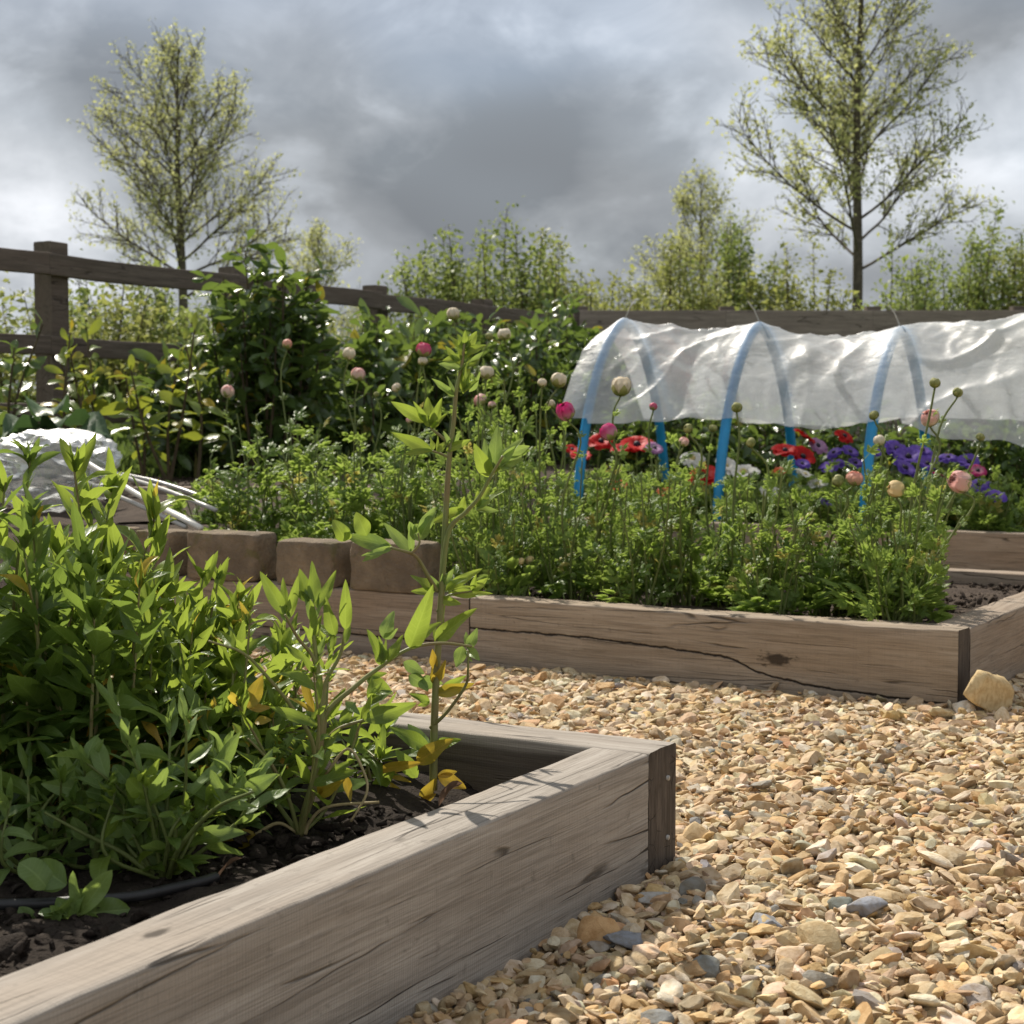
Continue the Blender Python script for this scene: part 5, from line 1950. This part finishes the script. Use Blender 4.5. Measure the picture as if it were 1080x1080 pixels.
class Hero:
    def __init__(self, base_px, label, name='leafy_plant', cat='plant', group=None, seed=0, O=(0, 0), s=1.0):
        b = onz(base_px[0], base_px[1], SOILN)
        self.b = b
        self.Y = b[1]
        self.root = thing(name, b, label, cat, group)
        self.m = {}
        self.r = np.random.default_rng(seed)
        self.O, self.s = O, s

    def mb(self, k):
        return self.m.setdefault(k, MB())

    def px(self, p):
        return (self.O[0] + p[0] / self.s, self.O[1] + p[1] / self.s)

    def stem(self, pts, r0, r1, dY=(0, 0), mat='stem', n=None):
        n = n or 6 * len(pts)
        P = []
        for i, p in enumerate(pts):
            f = i / (len(pts) - 1)
            q = self.px(p)
            P.append(atY(q[0], q[1], self.Y + dY[0] * (1 - f) + dY[1] * f) - self.b)
        P = bez(P, n)
        self.mb(mat).tube(P, np.linspace(r0, r1, n), 8)
        return P

    def leaf(self, a, b, w, kind='l', mat='leaf', dY=None, y0=0.0, rnd=None, comp=True):
        r = self.r
        pa, pb = self.px(a), self.px(b)
        L = math.hypot(pa[0] - pb[0], pa[1] - pb[1]) / F * self.Y
        if dY is None:
            dY = r.normal() * 0.35 * L
        A_ = atY(pa[0], pa[1], self.Y + y0) - self.b
        B_ = atY(pb[0], pb[1], self.Y + y0 + dY) - self.b
        t, hw = HERO[kind][r.integers(4)]
        d = B_ - A_
        ln = np.linalg.norm(d)
        up = np.array([r.normal() * 0.3, -0.95 + r.normal() * 0.2, 0.40 + r.normal() * 0.3])
        R = frames(d[None], up[None])[0]
        wy = (w / self.s / 2) / F * self.Y / hw * 1.12
        R = R * np.array([ln, wy, 0.5 * (wy + ln)])
        self.mb(mat).one(t, R, A_, float(np.clip(0.5 + r.normal() * 0.22, 0, 0.9)) if rnd is None else rnd)
        if comp and r.random() < 0.55:
            an = (0.45 + 0.35 * r.random()) * (1 if r.random() < 0.5 else -1)
            f = 0.55 + 0.3 * r.random()
            vx, vy = b[0] - a[0], b[1] - a[1]
            self.leaf(a, (a[0] + f * (vx * math.cos(an) - vy * math.sin(an)), a[1] + f * (vx * math.sin(an) + vy * math.cos(an))), w * 0.62, kind, mat, comp=False)

    def shoot(self, p0, tip, n, leaf, kind='l', mat='leaf', smat='stem', start=0.25, r0=0.0035, rosette=5, bendout=0.02):
        """free 3-D shoot, coordinates relative to the plant base"""
        r = self.r
        p0, tip = np.asarray(p0, float), np.asarray(tip, float)
        mid = (p0 + tip) / 2 + r.normal(size=3) * bendout
        P = bez([p0, mid, tip], 14)
        self.mb(smat).tube(P, np.linspace(r0, 0.0015, 14), 6, cap=False)
        ax = (tip - p0) / np.linalg.norm(tip - p0)
        for q in range(n + rosette):
            if q < n:
                t = start + (1 - start) * (q + 0.5 * r.random()) / n
            else:
                t = 0.97
            i = min(12, int(t * 13))
            p = P[i] + (P[i + 1] - P[i]) * (t * 13 - i)
            az = q * 2.4 + r.normal() * 0.35
            side = np.array([math.cos(az), math.sin(az), 0.0])
            e = (0.35 + 0.9 * t ** 2 if q < n else 1.25) + r.normal() * 0.18
            d = side * math.cos(e) + ax * math.sin(e)
            d[2] += -0.15 if (t < 0.5 and r.random() < 0.5) else 0
            s = leaf * (0.55 + 0.75 * r.random()) * (1.0 if q < n else 0.7) * (0.8 + 0.4 * math.sin(PI * min(1, t)))
            tp = LANCE[r.integers(6)] if kind == 'l' else OVAL[r.integers(4)]
            at = np.clip(0.20 + 0.38 * t + r.normal() * 0.2 + (0.6 if (t < 0.45 and r.random() < 0.09) else 0), 0, 1)
            self.mb(mat).one(tp, frames(d[None], (ax + 0.3 * r.normal(size=3))[None])[0] * s, p, float(at))

    def done(self, mats):
        names = {'leaf': 'foliage', 'grey': 'foliage', 'yellow': 'yellowed_foliage', 'stem': 'stem', 'dry': 'dry_stem'}
        for k, mb in self.m.items():
            o = mb.build(names.get(k, k), M[mats[k]], self.root)
            if k == 'yellow':
                o['label'] = 'yellowed leaves'
            if k == 'grey':
                o['label'] = 'dull grey-green leaves'


M['dry'] = m_plain('dry_stalk', (0.46, 0.37, 0.19), 0.6, 0.3, 0.3, 30, 0.2, 0.15)
MATS = {'leaf': 'lily', 'grey': 'pea', 'yellow': 'yellow', 'stem': 'stem_lily', 'dry': 'dry'}
NG = 'leafy plants in the near bed'

# the tall one in the middle of the picture
pa = Hero((457, 833), 'tallest leafy plant, one long bare stem rising from the near bed past the flowers', group=NG, seed=1, O=(400, 340), s=4.906)
pa.stem([(280, 2420), (285, 2080), (300, 1750), (322, 1400), (340, 1080), (355, 800), (365, 680), (385, 520), (400, 350), (425, 230), (440, 110)], 0.0065, 0.0022, n=50)
for a, b, w, mt in [((440, 150), (355, 65), 45, 'leaf'), ((440, 140), (405, 60), 50, 'leaf'), ((445, 150), (505, 45), 50, 'leaf'), ((450, 170), (555, 118), 45, 'leaf'), ((430, 180), (325, 200), 45, 'leaf'),
                    ((435, 190), (400, 110), 35, 'leaf'), ((450, 190), (470, 100), 35, 'leaf'), ((440, 120), (445, 40), 28, 'leaf'), ((430, 230), (435, 340), 45, 'leaf'), ((450, 210), (460, 330), 40, 'leaf'), ((420, 240), (305, 215), 40, 'grey'),
                    ((390, 375), (270, 290), 35, 'grey'), ((395, 380), (300, 330), 30, 'grey'), ((435, 370), (515, 300), 30, 'leaf'), ((440, 360), (420, 240), 40, 'leaf'), ((465, 360), (520, 240), 40, 'grey'), ((445, 250), (520, 190), 30, 'leaf'),
                    ((420, 220), (340, 120), 35, 'leaf'), ((455, 230), (540, 150), 30, 'grey'),
                    ((240, 515), (60, 410), 62, 'leaf'), ((260, 540), (250, 385), 75, 'leaf'), ((270, 550), (325, 390), 50, 'leaf'), ((275, 665), (65, 570), 58, 'leaf'), ((345, 665), (475, 605), 45, 'leaf'),
                    ((300, 670), (375, 600), 32, 'leaf'), ((280, 660), (260, 590), 32, 'leaf'), ((370, 640), (330, 560), 26, 'grey'), ((380, 640), (420, 560), 26, 'grey'),
                    ((575, 800), (490, 625), 75, 'leaf'), ((580, 790), (545, 600), 50, 'grey'), ((600, 780), (615, 530), 70, 'grey'), ((570, 770), (635, 690), 50, 'leaf'), ((600, 760), (745, 600), 66, 'grey'), ((620, 740), (740, 690), 40, 'grey'),
                    ((640, 690), (780, 640), 56, 'grey'), ((500, 970), (650, 870), 55, 'grey'), ((510, 960), (570, 850), 60, 'leaf'), ((440, 960), (270, 1040), 50, 'leaf'), ((210, 1090), (290, 955), 65, 'grey'), ((420, 1000), (440, 900), 40, 'leaf'),
                    ((180, 1095), (155, 1030), 40, 'grey')]:
    pa.leaf(a, b, w, 'l', mt)
pa.stem([(368, 640), (320, 590), (262, 545)], 0.003, 0.0018)
pa.stem([(362, 700), (320, 680), (275, 665)], 0.0025, 0.0015)
pa.stem([(325, 1330), (360, 1080), (450, 980), (520, 900), (575, 800), (640, 690)], 0.0045, 0.002, (0, -0.05))
pa.O, pa.s = (220, 540), 3.6
pa.stem([(868, 300), (840, 255), (800, 185), (770, 158), (690, 135)], 0.0038, 0.002, (0, -0.06))
pa.stem([(770, 158), (800, 120), (795, 80)], 0.0022, 0.0014, (-0.05, -0.05))
for a, b, w, mt in [((690, 135), (520, 90), 56, 'grey'), ((700, 135), (560, 70), 40, 'grey'), ((770, 155), (665, 40), 40, 'grey'), ((800, 105), (862, 0), 55, 'grey'), ((795, 110), (770, 45), 30, 'grey'), ((520, 110), (470, 30), 60, 'leaf'), ((600, 90), (560, 0), 60, 'leaf'),
                    ((860, 300), (765, 240), 45, 'leaf'), ((870, 300), (840, 240), 30, 'grey'), ((900, 300), (985, 250), 40, 'leaf'), ((905, 290), (1040, 215), 36, 'leaf'), ((910, 310), (1080, 310), 34, 'leaf'), ((1000, 300), (1060, 250), 34, 'leaf'),
                    ((890, 280), (930, 215), 30, 'grey'), ((880, 330), (960, 350), 34, 'leaf'), ((860, 495), (1020, 365), 58, 'leaf'), ((985, 520), (1020, 440), 40, 'grey'), ((985, 520), (1030, 565), 36, 'grey'), ((965, 510), (940, 590), 44, 'grey'),
                    ((850, 650), (900, 560), 46, 'yellow'), ((860, 600), (850, 520), 32, 'yellow'), ((740, 570), (820, 615), 44, 'grey'), ((760, 620), (830, 660), 50, 'grey'), ((800, 640), (890, 650), 52, 'grey'), ((860, 690), (1010, 650), 50, 'yellow'),
                    ((870, 690), (980, 620), 36, 'leaf'), ((840, 720), (760, 690), 34, 'leaf'), ((600, 630), (700, 690), 46, 'leaf')]:
    pa.leaf(a, b, w, 'l', mt)
pa.stem([(868, 380), (905, 320), (1000, 300)], 0.0028, 0.0014)
pa.stem([(842, 820), (905, 760), (975, 660), (985, 600), (985, 525)], 0.0032, 0.0014, (0, -0.05))
pa.O, pa.s = (380, 680), 3.0
for a, b, w, mt in [((130, 500), (95, 435), 44, 'yellow'), ((180, 372), (295, 298), 56, 'yellow'), ((60, 395), (200, 372), 32, 'yellow'), ((190, 500), (242, 420), 40, 'yellow'), ((245, 415), (335, 455), 44, 'yellow'), ((0, 500), (100, 505), 20, 'yellow'),
                    ((100, 500), (172, 490), 36, 'yellow'), ((220, 330), (90, 260), 50, 'leaf'), ((215, 330), (150, 250), 44, 'grey'), ((230, 320), (320, 300), 34, 'leaf'), ((180, 420), (110, 330), 50, 'leaf'), ((40, 460), (110, 400), 40, 'leaf')]:
    pa.leaf(a, b, w, 'l', mt)
pa.done(MATS)

# the forked plant by the sleeper
pb = Hero((316, 882), 'forked leafy plant with bright upright leaf tips, rooted against the near sleeper', group=NG, seed=2, O=(220, 540), s=3.6)
pb.stem([(345, 1230), (370, 1120), (415, 960), (430, 800), (420, 640), (400, 480), (390, 330)], 0.0062, 0.0022, n=30)
pb.stem([(415, 960), (440, 800), (440, 660), (500, 540), (520, 430)], 0.0042, 0.002, (0, 0.04))
pb.stem([(424, 700), (400, 560), (340, 480), (290, 390)], 0.0034, 0.0018, (0, -0.04))
pb.stem([(400, 1010), (440, 780), (560, 660), (650, 590), (760, 520), (880, 498), (1000, 510)], 0.0042, 0.0018, (0, 0.05), n=36)
pb.stem([(385, 1080), (400, 900), (330, 760), (200, 600), (120, 530), (0, 490)], 0.0036, 0.0015, (0, -0.1), n=30)
pb.stem([(410, 980), (470, 840), (590, 790), (640, 775)], 0.003, 0.0018, (0, 0.02))
pb.stem([(345, 1230), (300, 1080), (240, 960), (150, 860)], 0.0034, 0.0016, (0, -0.05))
for a, b, w, mt in [((290, 390), (195, 225), 52, 'leaf'), ((310, 400), (340, 240), 36, 'leaf'), ((380, 340), (345, 215), 46, 'leaf'), ((400, 345), (392, 185), 52, 'leaf'), ((415, 370), (485, 220), 40, 'leaf'), ((385, 480), (385, 330), 46, 'leaf'),
                    ((400, 485), (430, 390), 28, 'leaf'), ((480, 470), (445, 320), 50, 'leaf'), ((520, 445), (520, 255), 46, 'leaf'), ((520, 500), (535, 400), 26, 'leaf'), ((470, 520), (480, 430), 28, 'leaf'), ((300, 420), (255, 330), 30, 'grey'),
                    ((395, 420), (365, 290), 34, 'grey'), ((360, 560), (290, 500), 30, 'leaf'), ((405, 560), (445, 470), 28, 'grey'), ((320, 460), (340, 380), 28, 'leaf'), ((440, 600), (470, 520), 24, 'leaf'),
                    ((655, 580), (600, 445), 52, 'leaf'), ((665, 575), (645, 470), 36, 'leaf'), ((680, 570), (740, 465), 44, 'leaf'), ((665, 480), (705, 375), 52, 'grey'), ((765, 515), (852, 275), 74, 'leaf'), ((590, 790), (790, 725), 72, 'leaf'), ((660, 560), (620, 480), 26, 'grey'),
                    ((500, 800), (560, 720), 36, 'leaf'), ((520, 720), (575, 770), 34, 'grey'), ((150, 745), (205, 620), 56, 'yellow'), ((150, 745), (240, 742), 34, 'yellow'), ((175, 800), (240, 790), 34, 'yellow'), ((400, 760), (350, 600), 34, 'yellow'),
                    ((400, 1000), (470, 900), 40, 'leaf'), ((380, 1030), (330, 920), 40, 'leaf'), ((430, 900), (500, 820), 34, 'leaf'), ((400, 940), (400, 830), 34, 'leaf'), ((300, 1080), (210, 1050), 36, 'leaf'), ((250, 970), (180, 960), 34, 'grey'), ((160, 870), (90, 800), 36, 'leaf'), ((165, 870), (110, 880), 34, 'leaf'),
                    ((210, 610), (150, 560), 30, 'leaf'), ((100, 520), (40, 450), 34, 'leaf'), ((420, 1080), (520, 1010), 40, 'yellow'), ((520, 1000), (540, 1100), 30, 'yellow'), ((440, 1000), (560, 940), 30, 'leaf')]:
    pb.leaf(a, b, w, 'l', mt)
pb.O, pb.s = (40, 680), 3.0
pb.stem([(845, 600), (860, 560), (920, 512), (1080, 498)], 0.003, 0.002, (0, 0.0), 'dry')
pb.stem([(690, 600), (760, 565), (820, 595)], 0.003, 0.002, (0, 0.0), 'dry')
pb.stem([(910, 410), (980, 330), (1030, 400), (1040, 470), (990, 560)], 0.0022, 0.0016, (0, -0.03), 'dry')
pb.leaf((690, 600), (575, 625), 44, 'l', 'yellow')
for k in range(5):
    a = 2 * PI * k / 5
    pb.shoot((0.0, 0.0, 0), (0.10 * math.cos(a), 0.10 * math.sin(a) + 0.02, 0.20 + 0.05 * (k % 3)), 9, 0.055, 'l')
pb.done(MATS)

# the grey-green plant in front
pc = Hero((172, 928), 'low grey-green plant with rounded leaflets in front of the leafy mass, beside the black hose', group=NG, seed=3, O=(40, 680), s=3.0)
for pts in ([(395, 755), (330, 600), (260, 490), (130, 460)], [(410, 745), (450, 640), (560, 520), (680, 465)], [(395, 745), (355, 580), (345, 470)], [(400, 750), (430, 640), (440, 540)], [(380, 745), (270, 660), (150, 600), (20, 530)], [(385, 755), (340, 680), (300, 600)]):
    pc.stem(pts, 0.0042, 0.0018, (0, pc.r.normal() * 0.05))
for a, b, w in [((130, 458), (10, 440), 58), ((110, 440), (70, 335), 46), ((250, 485), (150, 465), 66), ((300, 510), (312, 385), 54), ((290, 440), (238, 380), 50), ((345, 475), (385, 360), 50), ((360, 450), (440, 378), 55), ((140, 440), (215, 415), 48),
                ((600, 500), (545, 395), 56), ((640, 480), (640, 380), 54), ((560, 522), (545, 440), 50), ((650, 472), (758, 408), 58), ((600, 505), (695, 515), 32), ((480, 600), (420, 510), 46), ((345, 540), (350, 440), 60), ((380, 580), (470, 525), 48),
                ((300, 570), (210, 600), 48), ((330, 640), (270, 560), 50), ((440, 650), (500, 590), 40), ((440, 640), (400, 540), 50), ((350, 640), (390, 560), 50), ((290, 600), (230, 540), 50), ((520, 560), (500, 470), 46), ((420, 690), (480, 560), 44), ((380, 700), (340, 580), 48), ((400, 700), (440, 600), 46),
                ((150, 620), (110, 545), 50), ((165, 640), (200, 605), 44), ((60, 580), (10, 520), 40), ((210, 660), (240, 590), 40), ((230, 500), (190, 420), 44), ((200, 480), (150, 520), 44), ((390, 720), (330, 660), 40), ((420, 720), (480, 680), 40), ((450, 680), (540, 690), 34)]:
    pc.leaf(a, b, w * 0.9, 'l' if pc.r.random() < 0.6 else 'o', 'grey' if pc.r.random() < 0.6 else 'leaf')
for k in range(9):
    a = k * 0.7 + 0.2
    pc.shoot((0, 0, 0), (0.11 * math.cos(a), 0.06 * math.sin(a) + 0.01, 0.13 + 0.03 * (k % 4)), 8, 0.062, 'l', 'grey', start=0.2, rosette=4)
for k in range(7):
    a = k * 0.9
    pc.shoot((0, 0, 0), (0.06 * math.cos(a), 0.05 * math.sin(a), 0.10 + 0.02 * (k % 3)), 6, 0.042, 'o', 'leaf', start=0.15)
pc.done({'leaf': 'lily', 'grey': 'pea', 'stem': 'stem'})

pd = Hero((70, 968), 'small broad-leaved seedling clump at the bottom left by the sleeper edge', group=NG, seed=4, O=(40, 680), s=3.0)
for a, b, w in [((20, 880), (110, 800), 60), ((40, 900), (130, 880), 44), ((0, 900), (-60, 830), 60), ((20, 930), (70, 905), 40), ((130, 855), (235, 712), 62), ((95, 855), (150, 772), 50), ((150, 850), (292, 835), 78), ((90, 860), (0, 850), 44), ((60, 880), (10, 935), 50), ((100, 860), (60, 800), 44), ((30, 770), (-60, 690), 100), ((90, 760), (0, 690), 90), ((60, 890), (-20, 900), 50)]:
    pd.leaf(a, b, w, 'o', 'grey')
pd.stem([(100, 900), (120, 860), (150, 850)], 0.003, 0.002)
pd.stem([(95, 905), (90, 870), (60, 885)], 0.003, 0.002)
pd.done({'leaf': 'lily', 'grey': 'pea', 'stem': 'stem'})

for q, (px, Y, hh, lab) in enumerate([(95, 2.02, 0.13, 'low dark leafy plant between the left edge and the low grey-green plant'), (28, 1.98, 0.17, 'low leafy plant at the left edge above the broad-leaved seedlings'), (250, 2.20, 0.12, 'small leafy shoot on the dark soil left of the foot of the forked plant')]):
    pe = Hero((540, 800), lab, group=NG, seed=60 + q)
    pe.b = np.array([(px - 540) / F * Y, Y, SOILN])
    pe.Y = Y
    pe.root.location = Vector(pe.b)
    for k in range(7):
        a = k * 0.9 + q
        pe.shoot((0, 0, 0), (0.07 * math.cos(a), 0.06 * math.sin(a), hh * (0.7 + 0.1 * (k % 4))), 8, 0.055, 'l', 'leaf' if k % 2 else 'grey', start=0.15, rosette=4)
    pe.done({'leaf': 'lily_deep', 'grey': 'pea', 'stem': 'stem'})

# the dense mass on the left
mass = [
    (62, 2.30, 488, 'tallest clump of the leafy mass, rising in front of the plastic bundle'),
    (18, 2.15, 478, 'leafy clump cut by the left edge, as tall as the plastic bundle'),
    (105, 2.50, 512, 'leafy clump with long pointed leaves in front of the white pipes'),
    (152, 2.50, 566, 'leafy clump in front of the stone block at the foot of the pipes'),
    (200, 2.46, 604, 'leafy clump below the mossy stone block'),
    (246, 2.45, 642, 'leafy clump below the gap between the stone blocks'),
    (282, 2.52, 668, 'thin leafy clump just behind the forked plant'),
    (78, 2.14, 600, 'dark leafy clump low at the left with shaded stems'),
    (130, 2.26, 628, 'leafy clump with a few orange leaves in the middle of the mass'),
    (186, 2.30, 662, 'leafy clump with large pale oval leaves near the middle of the mass'),
    (235, 2.30, 694, 'leafy clump with yellowing leaves left of the forked plant'),
    (268, 2.34, 735, 'low leafy clump at the foot of the forked plant'),
    (42, 2.16, 680, 'front leafy clump at the left edge over the dark soil'),
    (108, 2.22, 715, 'leafy clump right behind the low grey-green plant'),
    (170, 2.24, 735, 'leafy clump filling the middle in front of the yellowing leaves'),
    (-40, 2.1, 560, 'leafy clump beyond the left edge of the picture'),
    (385, 2.50, 775, 'low leafy clump between the forked plant and the tallest plant'),
]
for k, (px, Y, ty, lab) in enumerate(mass):
    x = (px - 540) / F * Y
    hp_ = Hero((540, 800), lab, group=NG, seed=20 + k)
    hp_.b = np.array([x, Y, SOILN])
    hp_.Y = Y
    hp_.root.location = Vector((x, Y, SOILN))
    h = atY(px, ty, Y)[2] - SOILN
    r = hp_.r
    wide = 0.10
    ns = 7 if k != 16 else 4
    lsz = (1.0, 0.8, 1.1, 0.9, 0.75)[k % 5]
    for q in range(ns):
        az = q * 2.4 + r.random()
        rad = wide * math.sqrt((q + 0.3) / ns)
        hh = h * (1.0 if q == 0 else (0.62 + 0.36 * r.random()))
        tip = np.array([math.cos(az) * rad, math.sin(az) * rad, hh])
        kd = 'o' if (k in (9, 10) and q % 2) else 'l'
        hp_.shoot(np.array([math.cos(az) * rad * 0.4, math.sin(az) * rad * 0.4, 0]), tip, int(14 * hh / 0.35) + 5, (0.080 if kd == 'l' else 0.070) * lsz * (0.9 + 0.4 * r.random()), kd, 'leaf', start=0.12, rosette=6)
    if k in (4, 5, 8, 10, 13, 14):
        for q in range(7):
            a = r.random() * 6.28
            d = np.array([math.cos(a), math.sin(a), 0.4 * r.normal()])
            p = np.array([math.cos(a) * 0.05, math.sin(a) * 0.05 - 0.04, h * (0.4 + 0.45 * r.random())])
            hp_.mb('yellow').one(LANCE[q % 6], frames(d[None], np.array([[0, 0, 1.0]]))[0] * 0.06, p, 0.3 + 0.7 * r.random())
    hp_.done({'leaf': 'lily' if k in (0, 2, 3, 4, 5, 6, 8, 9, 10, 11, 16) else 'lily_deep', 'yellow': 'yellow', 'stem': 'stem_lily'})

# black drip hose on the soil
mb = MB()
pts = [onz(px, py, 0.138) for px, py in ((-40, 955), (40, 953), (73, 951), (140, 946), (183, 937), (213, 930), (228, 925))]
mb.tube(bez(pts, 50), 0.0068, 10)
o = mb.build('hose', M['hose'], origin=pts[3])
tag(o, 'black drip hose lying on the soil along the inside of the near sleeper', 'hose')
# a few dead curled leaves on the soil
for k, (px, py, lab) in enumerate([(488, 826, 'curled pink-brown dead leaf in the corner of the near bed'), (255, 905, 'pale scrap of dead stalk on the soil by the near sleeper')]):
    mb = MB()
    mb.one(LANCE[5], np.eye(3) * 0.06, np.zeros(3), 0.3)
    o = mb.build('dead_leaf', M['dead'])
    c = onz(px, py, 0.15)
    o.location = Vector(c)
    o.rotation_euler = (0.4, 0.2, 2.5 + k)
    tag(o, lab, 'leaf')
